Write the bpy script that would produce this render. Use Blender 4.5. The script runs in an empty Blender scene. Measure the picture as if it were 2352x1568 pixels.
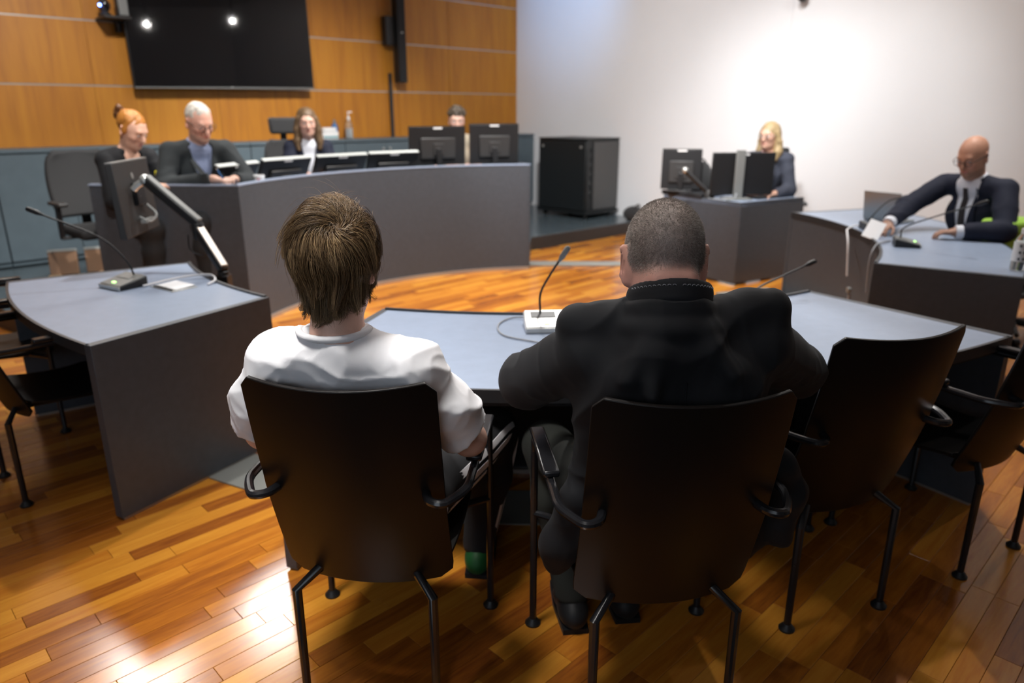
import bpy, math, random
import numpy as np
from mathutils import Vector, Matrix
random.seed(7); np.random.seed(7)
C = bpy.context.scene.collection
SC = bpy.context.scene
PI = math.pi
# ------------------------------------------------------------------ camera
cam_d = bpy.data.cameras.new('camera'); cam = bpy.data.objects.new('camera', cam_d); C.objects.link(cam)
cam.location = (0, 0, 1.55)
cam.rotation_euler = (PI/2 - math.atan((784-255)/1650), 0, 0)
cam_d.sensor_width = 36; cam_d.lens = 1650/2352*36; cam_d.clip_start = .05
cam_d.dof.use_dof = True; cam_d.dof.focus_distance = 1.6; cam_d.dof.aperture_fstop = 2.4
SC.camera = cam
# ------------------------------------------------------------------ view, world
SC.view_settings.view_transform = 'Standard'; SC.view_settings.look = 'None'
SC.view_settings.gamma = 1; SC.view_settings.use_curve_mapping = False
SC.view_settings.exposure = 0.2
SC.cycles.use_denoising = True
SC.cycles.max_bounces = 7; SC.cycles.use_light_tree = True; SC.cycles.diffuse_bounces = 4; SC.cycles.glossy_bounces = 4
SC.cycles.sample_clamp_indirect = 6
w = bpy.data.worlds.new('world'); SC.world = w; w.use_nodes = True
w.node_tree.nodes['Background'].inputs[0].default_value = (.9, .95, 1, 1)
w.node_tree.nodes['Background'].inputs[1].default_value = .02
# ------------------------------------------------------------------ lights (ceiling luminaires and spots, with added fill lights)
def lampdata(o, label):
    return o
def area(name, loc, size, watt, target=None, col=(1, .96, .9), sy=None, spread=PI):
    d = bpy.data.lights.new(name, 'AREA'); d.energy = watt; d.color = col; d.size = size; d.spread = spread
    if sy: d.shape = 'RECTANGLE'; d.size_y = sy
    o = bpy.data.objects.new(name, d); C.objects.link(o); o.location = loc
    v = Vector(target or (loc[0], loc[1], 0)) - Vector(loc)
    o.rotation_euler = v.to_track_quat('-Z', 'Y').to_euler()
    return o
def spot(name, loc, target, watt, deg=60, blend=.5, rad=.05, col=(1, .95, .88)):
    d = bpy.data.lights.new(name, 'SPOT'); d.energy = watt; d.color = col
    d.spot_size = math.radians(deg); d.spot_blend = blend; d.shadow_soft_size = rad
    o = bpy.data.objects.new(name, d); C.objects.link(o); o.location = loc
    o.rotation_euler = (Vector(target)-Vector(loc)).to_track_quat('-Z', 'Y').to_euler()
    return o
WARM = (1, .97, .93); DAY = (.78, .88, 1)
area('ceiling_panel', (-2.60, 6.7, 3.75), .55, 17, sy=.55, spread=1.6, col=WARM, target=(-1.0, 2.4, 0))
area('ceiling_panel', (-3.6, 5.8, 3.75), .55, 14, sy=.55, spread=1.6, col=WARM, target=(-1.3, 2.2, 0))
spot('ceiling_spot', (.5, 5.0, 3.8), (.3, 2.75, .7), 330, 38, .4, col=WARM)
spot('ceiling_spot', (-1.0, 4.4, 3.8), (-1.7, 3.0, .7), 210, 62, col=WARM)
spot('ceiling_spot', (2.3, 5.0, 3.8), (1.5, 3.2, .7), 190, 34, .4, col=WARM)
spot('ceiling_spot', (1.9, 3.9, 3.8), (1.9, 1.3, 0), 22, 50, .5, .04, col=WARM)
spot('ceiling_spot', (-.3, 6.2, 3.8), (-1.6, 6.4, .8), 430, 75, col=WARM)
spot('ceiling_spot', (1.2, 6.0, 3.8), (.4, 5.8, 0), 480, 80, col=WARM)
spot('ceiling_spot', (3.2, 5.0, 3.8), (2.9, 5.2, 1), 200, 62, col=WARM)
spot('ceiling_spot', (-1.2, 2.4, 3.8), (-2.5, 5.3, .5), 300, 42, .7, col=WARM)  # added to brighten the bench wing, no fixture known there
area('ceiling_panel', (-.9, 1.25, 3.8), .7, 9, target=(-.5, 1.75, .8), sy=.7, spread=.8, col=WARM)
spot('wall_washer', (.4, 4.2, 3.7), (1.5, 9.4, 1.2), 950, 66, 1, .2, (1, 1, 1))
spot('wall_washer', (1.8, 5.6, 3.7), (3.4, 8.2, .9), 420, 70, 1, .2, (1, 1, 1))
spot('wall_washer', (-.6, 6.4, 3.8), (-2.4, 9.2, .6), 620, 66, 1, .2, WARM)
spot('wall_washer', (-2.2, 4.6, 3.8), (-4.2, 7.2, .9), 560, 80, 1, .2, WARM)
area('ambient_fill', (.2, 5.4, 3.85), 3.0, 65, sy=3.0, col=(1, .985, .97), spread=2.4)  # added wide soft fill for the general ambient, not a known fixture
area('daylight_fill', (-1.6, -2.3, 1.9), 3.3, 42, target=(-1.2, 3, .9), sy=1.8, col=DAY)  # added soft bluish fill from behind the camera, standing for daylight
spot('blue_spot', (-.3, 9.4, 3.8), (.8, 10.9, 3.1), 90, 70, .9, .1, (.3, .55, 1))
spot('ceiling_spot', (.45, 2.5, 3.8), (.33, 1.6, 1.3), 75, 24, .5, .05, WARM)

# ------------------------------------------------------------------ material helpers
def srgb(r, g, b):
    f = lambda c: (c/255/12.92) if c/255 <= .04045 else ((c/255+.055)/1.055)**2.4
    return (f(r), f(g), f(b), 1)
M = {}
def mat(name, col, rough=.5, metal=0, spec=.5, bump=0, scale=60, var=0, vscale=4, emit=0, trans=0, ior=1.45, coat=0, stretch=None, attr=None, sheen=0, alpha=1):
    m = bpy.data.materials.new(name); m.use_nodes = True; M[name] = m
    n = m.node_tree.nodes; l = m.node_tree.links; p = n['Principled BSDF']
    col = tuple(col) if len(col) == 4 else tuple(col)+(1,)
    p.inputs['Base Color'].default_value = col; p.inputs['Roughness'].default_value = rough
    p.inputs['Metallic'].default_value = metal; p.inputs['Specular IOR Level'].default_value = spec
    p.inputs['Transmission Weight'].default_value = trans; p.inputs['IOR'].default_value = ior
    p.inputs['Coat Weight'].default_value = coat; p.inputs['Coat Roughness'].default_value = .15
    p.inputs['Sheen Weight'].default_value = sheen
    if emit:
        p.inputs['Emission Color'].default_value = col; p.inputs['Emission Strength'].default_value = emit
    tc = n.new('ShaderNodeTexCoord'); mp = n.new('ShaderNodeMapping'); l.new(tc.outputs['Object'], mp.inputs[0])
    if stretch: mp.inputs['Scale'].default_value = stretch
    if attr:
        a = n.new('ShaderNodeAttribute'); a.attribute_name = attr; base = a.outputs['Color']
    else:
        base = None
    if var:
        t = n.new('ShaderNodeTexNoise'); t.inputs['Scale'].default_value = vscale; t.inputs['Detail'].default_value = 4
        l.new(mp.outputs[0], t.inputs['Vector'])
        mr = n.new('ShaderNodeMapRange'); l.new(t.outputs['Fac'], mr.inputs['Value'])
        mr.inputs['From Min'].default_value = .3; mr.inputs['From Max'].default_value = .7
        mr.inputs['To Min'].default_value = 1-var; mr.inputs['To Max'].default_value = 1+var
        mx = n.new('ShaderNodeMix'); mx.data_type = 'RGBA'; mx.blend_type = 'MULTIPLY'; mx.inputs[0].default_value = 1
        if base is not None: l.new(base, mx.inputs[6])
        else: mx.inputs[6].default_value = col
        l.new(mr.outputs[0], mx.inputs[7]); base = mx.outputs[2]
    if base is not None: l.new(base, p.inputs['Base Color'])
    if bump:
        t = n.new('ShaderNodeTexNoise'); t.inputs['Scale'].default_value = scale; t.inputs['Detail'].default_value = 3
        l.new(mp.outputs[0], t.inputs['Vector'])
        b = n.new('ShaderNodeBump'); b.inputs['Strength'].default_value = bump; b.inputs['Distance'].default_value = .004
        l.new(t.outputs['Fac'], b.inputs['Height']); l.new(b.outputs[0], p.inputs['Normal'])
    return m
mat('panel_gray', (.053, .059, .070), .42, var=.08, vscale=30, bump=.05, scale=300)
mat('table_top', (.27, .33, .44), .34, var=.04, vscale=20, bump=.04, scale=400)
mat('edge_black', (.022, .023, .026), .4, bump=.05)
mat('under_black', (.006, .006, .008), .7, bump=.1)
mat('cabinet', (.085, .115, .135), .45, var=.06, vscale=8, bump=.04, scale=200)
mat('platform_floor', (.075, .10, .115), .22, var=.1, vscale=6, bump=.04, scale=80)
mat('platform_edge', (.02, .018, .017), .4, bump=.05)
mat('white_wall', (.74, .74, .75), .85, var=.015, vscale=1.5, bump=.06, scale=250)
mat('dark_wall', (.35, .33, .31), .85, bump=.05)
mat('ceiling_white', (.55, .55, .56), .9, bump=.05)
mat('strip_metal', (.42, .38, .34), .35, metal=.6, bump=.03)
mat('duct', (.28, .29, .27), .4, metal=.3, bump=.04)
mat('chair_black', (.0075, .0062, .0058), .38, spec=.25, bump=.03, scale=500, var=.1)
mat('tube_black', (.012, .012, .014), .22, bump=.02)
mat('plastic_black', (.012, .012, .013), .4, bump=.06, scale=300)
mat('plastic_dark', (.028, .027, .027), .45, bump=.06, scale=300)
mat('plastic_gray', (.18, .185, .18), .4, bump=.04)
mat('silver', (.55, .56, .54), .3, metal=.7, bump=.03)
mat('white_plastic', (.78, .78, .78), .35, bump=.03)
mat('label_white', (.8, .8, .8), .5, bump=.03)
mat('screen_black', (.004, .004, .005), .035, spec=.6, bump=.01)
mat('fabric_black', (.016, .016, .017), .85, bump=.4, scale=500, sheen=.2)
mat('mesh_black', (.02, .02, .021), .8, bump=.5, scale=600)
mat('rack_black', (.009, .011, .012), .4, bump=.05)
mat('rack_gray', (.06, .06, .06), .35, bump=.2, scale=200)
mat('blue_led', (.15, .25, 1), .3, emit=14, bump=.01)
mat('green_led', (.5, 1, .3), .3, emit=2, bump=.01)
mat('blue_plastic', (.03, .13, .33), .35, bump=.04)
mat('yellow_cap', (.75, .66, .02), .4, bump=.04)
mat('red_plastic', (.55, .05, .06), .4, bump=.04)
mat('teal_plastic', (.1, .3, .34), .4, bump=.04)
mat('green_fabric', (.36, .62, .08), .7, bump=.3, scale=120, var=.1)
mat('clear_plastic', (.9, .95, .95), .08, trans=.9, ior=1.3, bump=.05, scale=30)
mat('glass_lens', (.95, .97, 1), .02, trans=1, ior=1.05, bump=.005)
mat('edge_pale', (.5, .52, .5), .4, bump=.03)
mat('paper', (.82, .83, .85), .6, bump=.05)
mat('brown_box', (.36, .2, .11), .35, bump=.05, var=.15)
mat('beige', (.6, .47, .3), .6, bump=.1)
mat('laptop_gray', (.3, .33, .34), .35, metal=.5, bump=.02)
mat('cable_white', (.7, .7, .72), .4, bump=.02)
mat('cable_gray', (.3, .31, .33), .4, bump=.02)
mat('lamp_face', (1, .97, .92), .5, emit=8, bump=.01)
mat('spot_face', (1, .97, .92), .5, emit=5000, bump=.01)
# wood
def wood(name, dark, mid, light, rough, sc, use_random=True, axis='Z', coat=0, vcol=None):
    m = bpy.data.materials.new(name); m.use_nodes = True; M[name] = m
    n = m.node_tree.nodes; l = m.node_tree.links; p = n['Principled BSDF']
    p.inputs['Roughness'].default_value = rough; p.inputs['Coat Weight'].default_value = coat; p.inputs['Coat Roughness'].default_value = .12
    tc = n.new('ShaderNodeTexCoord'); oi = n.new('ShaderNodeObjectInfo'); at = n.new('ShaderNodeAttribute'); at.attribute_name = 'pv'
    add = n.new('ShaderNodeMath'); add.operation = 'ADD'; l.new(oi.outputs['Random'], add.inputs[0]); l.new(at.outputs['Fac'], add.inputs[1])
    fr = n.new('ShaderNodeMath'); fr.operation = 'FRACT'; l.new(add.outputs[0], fr.inputs[0])
    mp = n.new('ShaderNodeMapping'); mp.inputs['Scale'].default_value = sc
    off = n.new('ShaderNodeVectorMath'); off.operation = 'SCALE'; off.inputs[0].default_value = (13.1, 7.7, 3.3); l.new(fr.outputs[0], off.inputs['Scale'])
    l.new(tc.outputs['Object'], mp.inputs[0])
    va = n.new('ShaderNodeVectorMath'); l.new(mp.outputs[0], va.inputs[0]); l.new(off.outputs[0], va.inputs[1])
    t = n.new('ShaderNodeTexNoise'); t.inputs['Scale'].default_value = 1; t.inputs['Detail'].default_value = 6; t.inputs['Distortion'].default_value = 1.2
    l.new(va.outputs[0], t.inputs['Vector'])
    t2 = n.new('ShaderNodeTexNoise'); t2.inputs['Scale'].default_value = 7; t2.inputs['Detail'].default_value = 5
    l.new(va.outputs[0], t2.inputs['Vector'])
    s1 = n.new('ShaderNodeMath'); s1.operation = 'MULTIPLY'; s1.inputs[1].default_value = VARK if use_random else .12
    l.new(fr.outputs[0], s1.inputs[0])
    s2 = n.new('ShaderNodeMath'); s2.operation = 'MULTIPLY_ADD'; l.new(t.outputs['Fac'], s2.inputs[0]); s2.inputs[1].default_value = .5 if use_random else .75; l.new(s1.outputs[0], s2.inputs[2])
    s3 = n.new('ShaderNodeMath'); s3.operation = 'MULTIPLY_ADD'; l.new(t2.outputs['Fac'], s3.inputs[0]); s3.inputs[1].default_value = .2; l.new(s2.outputs[0], s3.inputs[2])
    cr = n.new('ShaderNodeValToRGB'); l.new(s3.outputs[0], cr.inputs[0])
    e = cr.color_ramp.elements; e[0].position = .25; e[0].color = dark; e[1].position = .85; e[1].color = light
    k = e.new(.55); k.color = mid
    l.new(cr.outputs[0], p.inputs['Base Color'])
    b = n.new('ShaderNodeBump'); b.inputs['Strength'].default_value = .06; b.inputs['Distance'].default_value = .002
    l.new(t2.outputs['Fac'], b.inputs['Height']); l.new(b.outputs[0], p.inputs['Normal'])
    return m
VARK = .46
wood('floor_wood', (.18, .045, .010, 1), (.45, .152, .016, 1), (.62, .27, .032, 1), .2, (2.2, 22, 22), True)
wood('wall_wood', (.30, .10, .008, 1), (.43, .165, .010, 1), (.53, .23, .016, 1), .5, (9, 9, .7), False)
# ------------------------------------------------------------------ mesh helpers
class MB:
    def __init__(s): s.v = []; s.f = []; s.at = []
    def add(s, v, f):
        o = len(s.v); s.v += [tuple(map(float, q)) for q in v]; s.f += [tuple(i+o for i in q) for q in f]; return s
    def box(s, c, d, R=None, rz=0, taper=1):
        h = [x/2 for x in d]; vs = []
        for z in (-1, 1):
            k = taper if z > 0 else 1
            for x, y in ((-1, -1), (1, -1), (1, 1), (-1, 1)): vs.append(Vector((x*h[0]*k, y*h[1]*k, z*h[2])))
        if rz: R = Matrix.Rotation(rz, 3, 'Z')
        if R is not None: vs = [R @ v for v in vs]
        vs = [v+Vector(c) for v in vs]
        return s.add(vs, [(3, 2, 1, 0), (4, 5, 6, 7), (0, 1, 5, 4), (1, 2, 6, 5), (2, 3, 7, 6), (3, 0, 4, 7)])
    def prism(s, poly, z0, z1):
        n = len(poly)
        a = sum(poly[i][0]*poly[(i+1) % n][1]-poly[(i+1) % n][0]*poly[i][1] for i in range(n))
        if a < 0: poly = poly[::-1]
        vs = [(x, y, z0) for x, y in poly]+[(x, y, z1) for x, y in poly]
        return s.add(vs, [tuple(range(n))[::-1], tuple(range(n, 2*n))]+[(i, (i+1) % n, n+(i+1) % n, n+i) for i in range(n)])
    def tube(s, pts, r, n=8, cap=True, flat=1):
        P = [Vector(p) for p in pts]; rs = r if isinstance(r, (list, tuple)) else [r]*len(P)
        vs = []; prev = None
        for i, p in enumerate(P):
            t = (P[min(i+1, len(P)-1)]-P[max(i-1, 0)]).normalized()
            if prev is None:
                u = t.orthogonal().normalized() if abs(t.z) > .9 else t.cross(Vector((0, 0, 1))).normalized()
            else:
                u = (prev-t*prev.dot(t)); u = u.normalized() if u.length > 1e-6 else t.orthogonal().normalized()
            prev = u; b = t.cross(u); k = rs[i]
            if 0 < i < len(P)-1:
                a1 = (P[i]-P[i-1]).normalized(); a2 = (P[i+1]-P[i]).normalized()
                k = k/max(.75, math.sqrt(max(.0, (1+a1.dot(a2))/2)))
            for j in range(n):
                a = 2*PI*j/n; vs.append(p+u*math.cos(a)*k+b*math.sin(a)*k*flat)
        f = []
        for i in range(len(P)-1):
            for j in range(n):
                f.append((i*n+j, i*n+(j+1) % n, (i+1)*n+(j+1) % n, (i+1)*n+j))
        if cap: f += [tuple(range(n))[::-1], tuple(range((len(P)-1)*n, len(P)*n))]
        return s.add(vs, f)
    def lathe(s, prof, c=(0, 0, 0), n=16, R=None):
        vs = []; f = []
        for r, z in prof:
            for j in range(n):
                a = 2*PI*j/n; v = Vector((r*math.cos(a), r*math.sin(a), z))
                if R is not None: v = R @ v
                vs.append(v+Vector(c))
        for i in range(len(prof)-1):
            for j in range(n): f.append((i*n+j, i*n+(j+1) % n, (i+1)*n+(j+1) % n, (i+1)*n+j))
        f += [tuple(range(n))[::-1], tuple(range((len(prof)-1)*n, len(prof)*n))]
        return s.add(vs, f)
    def ball(s, c, r, n=12, m=8, R=None):
        r = (r, r, r) if not isinstance(r, (tuple, list)) else r
        vs = []; f = []
        for i in range(m+1):
            ph = PI*(i/m-.5)*.998
            for j in range(n):
                a = 2*PI*j/n; v = Vector((r[0]*math.cos(ph)*math.cos(a), r[1]*math.cos(ph)*math.sin(a), r[2]*math.sin(ph)))
                if R is not None: v = R @ v
                vs.append(v+Vector(c))
        for i in range(m):
            for j in range(n): f.append((i*n+j, i*n+(j+1) % n, (i+1)*n+(j+1) % n, (i+1)*n+j))
        f += [tuple(range(n))[::-1], tuple(range(m*n, (m+1)*n))]
        return s.add(vs, f)
    def sheet(s, P, th):
        """P: grid [i][j] of points; thickened by th along -normal"""
        a = len(P); b = len(P[0]); P = [[Vector(q) for q in r] for r in P]; N = []
        for i in range(a):
            r = []
            for j in range(b):
                du = P[min(i+1, a-1)][j]-P[max(i-1, 0)][j]; dv = P[i][min(j+1, b-1)]-P[i][max(j-1, 0)]
                r.append(du.cross(dv).normalized())
            N.append(r)
        vs = [P[i][j] for i in range(a) for j in range(b)]+[P[i][j]-N[i][j]*th for i in range(a) for j in range(b)]
        o = a*b; f = []
        for i in range(a-1):
            for j in range(b-1):
                q = (i*b+j, (i+1)*b+j, (i+1)*b+j+1, i*b+j+1); f.append(q); f.append(tuple(x+o for x in q[::-1]))
        bd = [(0, j) for j in range(b)]+[(i, b-1) for i in range(1, a)]+[(a-1, j) for j in range(b-2, -1, -1)]+[(i, 0) for i in range(a-2, 0, -1)]
        ix = [i*b+j for i, j in bd]
        for k in range(len(ix)):
            p, q = ix[k], ix[(k+1) % len(ix)]; f.append((p, q, q+o, p+o))
        return s.add(vs, f)
    def mesh(s, name):
        me = bpy.data.meshes.new(name); me.from_pydata(s.v, [], s.f); me.validate(); me.update(); return me
def link(o, parent=None):
    C.objects.link(o)
    if parent is not None: o.parent = parent
    return o
def props(o, label=None, cat=None, group=None, kind=None):
    if label: o['label'] = label
    if cat: o['category'] = cat
    if group: o['group'] = group
    if kind: o['kind'] = kind
    return o
def part(name, mb, material, parent=None, bevel=0, smooth=None, label=None, cat=None, group=None, kind=None, loc=None, rz=0, seg=2):
    me = mb.mesh(name) if isinstance(mb, MB) else mb
    for m in (material if isinstance(material, (list, tuple)) else [material]): me.materials.append(M[m])
    o = bpy.data.objects.new(name, me); link(o, parent)
    if loc: o.location = loc
    if rz: o.rotation_euler = (0, 0, rz)
    if smooth is None: smooth = bevel > 0
    if bevel:
        b = o.modifiers.new('bevel', 'BEVEL'); b.width = bevel; b.segments = seg; b.limit_method = 'ANGLE'; b.angle_limit = .6
    if smooth:
        me.polygons.foreach_set('use_smooth', [True]*len(me.polygons))
        me.set_sharp_from_angle(angle=.7 if smooth is True else smooth)
    return props(o, label, cat, group, kind)
def thing(name, label, cat, loc=(0, 0, 0), rz=0, group=None):
    o = bpy.data.objects.new(name, None); o.empty_display_size = .1; link(o); o.location = loc; o.rotation_euler = (0, 0, rz)
    return props(o, label, cat, group)
def dup(root, loc, rz, label):
    def cp(o, par):
        c = o.copy(); C.objects.link(c)
        if par is not None: c.parent = par
        for ch in list(o.children): cp(ch, c)
        return c
    r = cp(root, None); r.location = loc; r.rotation_euler = (0, 0, rz); r['label'] = label
    return r
def bez(pts, n=8):
    """Catmull-Rom through pts"""
    P = [Vector(p) for p in pts]; P = [P[0]*2-P[1]]+P+[P[-1]*2-P[-2]]; out = []
    for i in range(1, len(P)-2):
        for k in range(n):
            t = k/n; a, b, c, d = P[i-1:i+3]
            out.append(.5*((2*b)+(c-a)*t+(2*a-5*b+4*c-d)*t*t+(3*b-a-3*c+d)*t**3))
    return out+[P[-2]]

# ------------------------------------------------------------------ room shell
WD = Vector((.7155, .6987, 0)); ND = Vector((.6987, -.7155, 0))      # along the timber wall / along the white wall (into the room)
WR = math.atan2(WD.y, WD.x)
Wc = Vector((.078, 11.61, 0))                                        # corner of timber wall and white wall
CEIL = 3.9
def struct(name, mb, m, parent=None, bevel=0, smooth=None):
    return part(name, mb, m, parent, bevel, smooth, kind='structure' if parent is None else None)
# floor slab with the strips of the parquet on it
rng = random.Random(3)
fl = struct('floor', MB().prism([(-6.5, -2.5), (7.5, -2.5), (7.5, 14), (-6.5, 14)], -.12, -.0125), 'under_black')
PW = .072
def visible(x, y, m=60):
    d = y*.9522+1.55*.3054
    if d < .3: return None
    u = 1176+1650*x/d; v = 784-1650*(y*.3054-1.55*.9522)/d
    return d if -m < u < 2352+m and v < 1568+m else None
cand = []
for r in range(-170, 130):
    b = r*PW; a = -7+rng.random()*.5
    while a < 13:
        L = rng.choice((.34, .42, .5, .56, .64)); ctr = WD*(a+L/2)+ND*b
        x, y = ctr.x, ctr.y
        if -6 < x < 7 and y > .5 and y < 10.2:
            d = visible(x, y, 700)
            if d: cand.append((d+(0 if visible(x, y, 90) else 50), x, y, L, rng.random()))
        a += L
cand.sort()
plank_me = {}
def plank_mb(L):
    mb = MB(); h = (L-.0012)/2; q = (PW-.0011)/2; e = .0009
    v = [(-h, -q, -.012), (h, -q, -.012), (h, q, -.012), (-h, q, -.012), (-h, -q, -e), (h, -q, -e), (h, q, -e), (-h, q, -e), (-h+e, -q+e, 0), (h-e, -q+e, 0), (h-e, q-e, 0), (-h+e, q-e, 0)]
    return mb.add(v, [(4, 5, 9, 8), (5, 6, 10, 9), (6, 7, 11, 10), (7, 4, 8, 11), (8, 9, 10, 11), (0, 1, 5, 4), (1, 2, 6, 5), (2, 3, 7, 6), (3, 0, 4, 7)])
for d, x, y, L, rv in cand[:300]:
    if L not in plank_me:
        me = plank_mb(L).mesh('plank'); me.materials.append(M['floor_wood']); plank_me[L] = me
    o = bpy.data.objects.new('plank', plank_me[L]); link(o, fl); o.location = (x, y, -rng.random()*.0004); o.rotation_euler = (0, 0, WR)
mb = MB(); pv = []
for d, x, y, L, rv in cand[300:]:
    if y > 9.9 and x < 0: continue
    p = plank_mb(L); cx, sx = WD.x, WD.y
    mb.add([(x+a*cx-b*sx, y+a*sx+b*cx, c) for a, b, c in p.v], p.f); pv += [rv]*12
me = mb.mesh('plank_field'); at = me.attributes.new('pv', 'FLOAT', 'POINT'); at.data.foreach_set('value', pv)
# the far field keeps the strip direction in its own object space
R = Matrix.Rotation(-WR, 4, 'Z'); me.transform(R)
pf = part('plank_field', me, 'floor_wood', fl, kind='stuff'); pf.rotation_euler = (0, 0, WR)
struct('ceiling', MB().prism([(-6.5, -2.5), (7.5, -2.5), (7.5, 14), (-6.5, 14)], CEIL, CEIL+.1), 'ceiling_white')
struct('wall_back', MB().box((.5, -2.45, 1.95), (14, .1, 3.9)), 'dark_wall')
struct('wall_side_left', MB().box((-6.45, 3, 1.95), (.1, 11, 3.9)), 'dark_wall')
struct('wall_side_right', MB().box((7.2, 3, 1.95), (.1, 11, 3.9)), 'white_wall')
# white wall
def along(a, b, z=0): return Wc+WD*a+ND*b+Vector((0, 0, z))          # a along timber wall from the corner, b out along the white wall
wl = struct('wall_right', MB().box((0, 0, 0), (.001, .001, .001)), 'white_wall')
wl.location = along(.06, 0); wl.rotation_euler = (0, 0, WR)
me = MB(); 
for i, (b0, b1) in enumerate(((-.1, 4.27), (4.272, 10.0))): me.box((.0, -(b0+b1)/2, 1.95), (.12, b1-b0, 3.9))
wl.data.clear_geometry(); wl.data.from_pydata(me.v, [], me.f); wl.data.update()
# timber wall: boards between thin metal strips
tw = struct('wall_left', MB().box((-4.6, .09, 1.95), (9.4, .1, 3.9)), 'under_black')
tw.location = along(0, 0); tw.rotation_euler = (0, 0, WR)
zs = [1.205, 1.79, 2.385, 2.985, 3.58, 3.9]
xs = [0, -1.32, -2.2, -3.42, -4.64, -5.86, -7.08, -8.3, -9.2]
for i in range(len(zs)-1):
    for j in range(len(xs)-1):
        x1, x0 = xs[j]-(.006 if j == 1 or j == 2 else .0012), xs[j+1]+.0012
        part('wood_panel', MB().box(((x0+x1)/2, .025, (zs[i]+zs[i+1])/2), (x1-x0, .03, zs[i+1]-zs[i]-.016)), 'wall_wood', tw, bevel=.001)
    if i: part('metal_strip', MB().box((-4.6, .022, zs[i]), (9.2, .02, .02)), 'strip_metal', tw)
part('lower_panel', MB().box((-4.6, .025, .6), (9.2, .03, 1.2)), 'cabinet', tw)
# raised platform in front of the timber wall
pts = [along(0, 0), (1.57+.07, 9.757+.08, 0), (.224, 8.317, 0), (.20, 7.36, 0)]
RC = (.08, 5.33)                                                      # centre of the ring of desks
BC, BR = (.47, 4.86), 2.43                                            # centre and radius of the judges' bench front
def arc(c, r, a0, a1, n):
    o = []
    for i in range(n+1):
        q = (r[0]+(r[1]-r[0])*i/n) if isinstance(r, tuple) else r; a = math.radians(a0+(a1-a0)*i/n); o.append((c[0]+q*math.sin(a), c[1]-q*math.cos(a)))
    return o
bench_in = arc(BC, BR+.06, -173, -97.8, 24)
pw = along(0, 0); e1 = (1.90, 10.117)
poly = [(pw.x, pw.y), (e1[0]-.02, e1[1]-.30), (.224, 8.317)]+[(x, y) for x, y in bench_in]+[(-3.1, 5.05), (-3.45, 4.86), (-3.60, 5.00), (-4.9, 5.95), (-5.1, 6.2)]
lp = along(-8.6, 0); poly = [(pw.x-.02, pw.y-.03)]+poly[1:]+[(lp.x, lp.y)]
pl = struct('platform_floor', MB().prism(poly, 0, .148), 'platform_edge')
inner = [(x, y) for x, y in poly]
cx = sum(p[0] for p in inner)/len(inner); cy = sum(p[1] for p in inner)/len(inner)
part('platform_carpet', MB().prism(inner, .149, .16), 'platform_floor', pl)
# grey cable duct strips let into the floor
def strip(c, r0, r1, a0, a1, n, z0, z1):
    o = arc(c, r1, a0, a1, n); i = arc(c, r0, a0, a1, n); mb = MB()
    for k in range(n): mb.prism([i[k], i[k+1], o[k+1], o[k]], z0, z1)
    return mb
def ringmb(c, r0, r1, a0, a1, n, z0, z1):
    o = arc(c, r1, a0, a1, n); i = arc(c, r0, a0, a1, n)
    vs = [(x, y, z0) for x, y in i]+[(x, y, z0) for x, y in o]+[(x, y, z1) for x, y in i]+[(x, y, z1) for x, y in o]; m = n+1; f = []
    for k in range(n):
        f += [(k, k+1, m+k+1, m+k)[::1], (2*m+k, 3*m+k, 3*m+k+1, 2*m+k+1), (k+1, k, 2*m+k, 2*m+k+1), (m+k, m+k+1, 3*m+k+1, 3*m+k)]
    f += [(0, m, 3*m, 2*m), (m+n, n, 2*m+n, 3*m+n)]
    return MB().add(vs, f)
struct('trim_1', ringmb(RC, 2.60, 2.86, -31, 62, 40, 0, .006), 'duct')
struct('trim_2', MB().box((.95, 7.49, .012), (1.75, .16, .024), rz=-.01), 'duct', bevel=.004)
struct('trim_3', MB().box((2.16, 6.05, .008), (.55, .55, .016), rz=.35), 'duct', bevel=.004)
# ------------------------------------------------------------------ low cabinets along the timber wall
cabs = [(-.0, -.9), (-.9, -2.1), (-2.1, -3.3), (-3.3, -4.5), (-4.5, -5.7), (-5.7, -6.9), (-6.9, -8.1)]
cl = ['dark grey low cabinet at the end of the row, against the white wall', 'grey low cabinet below the black loudspeaker, second from the white wall', 'grey low cabinet carrying the tissue box and bottles',
      'grey low cabinet behind the chair with the headrest', 'grey low cabinet behind the man with grey hair', 'grey low cabinet behind the empty office chair', 'grey low cabinet furthest from the white wall, at the picture edge']
for i, (a0, a1) in enumerate(cabs):
    ctr = along((a0+a1)/2, .375/2, .16); W_ = a0-a1-.006
    t = thing('low_cabinet', cl[i], 'cabinet', ctr, WR, 'low grey cabinets along the timber wall')
    part('body', MB().box((0, .012, .52), (W_, .345, 1.0)), 'cabinet', t, .003)
    part('worktop', MB().box((0, 0, 1.045), (W_+.002, .372, .036)), 'cabinet', t, .004)
    for s in (-1, 1):
        d = part('door', MB().box((s*W_/4, -.172, .54), (W_/2-.006, .02, .95)), 'cabinet', t, .002)
        part('lock', MB().lathe([(.014, 0), (.014, .012), (.008, .014)], (s*.05, -.182, .94), 12, Matrix.Rotation(PI/2, 3, 'X')), 'silver', d, smooth=True)
    part('plinth', MB().box((0, .03, .012), (W_, .30, .045)), 'under_black', t)
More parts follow.
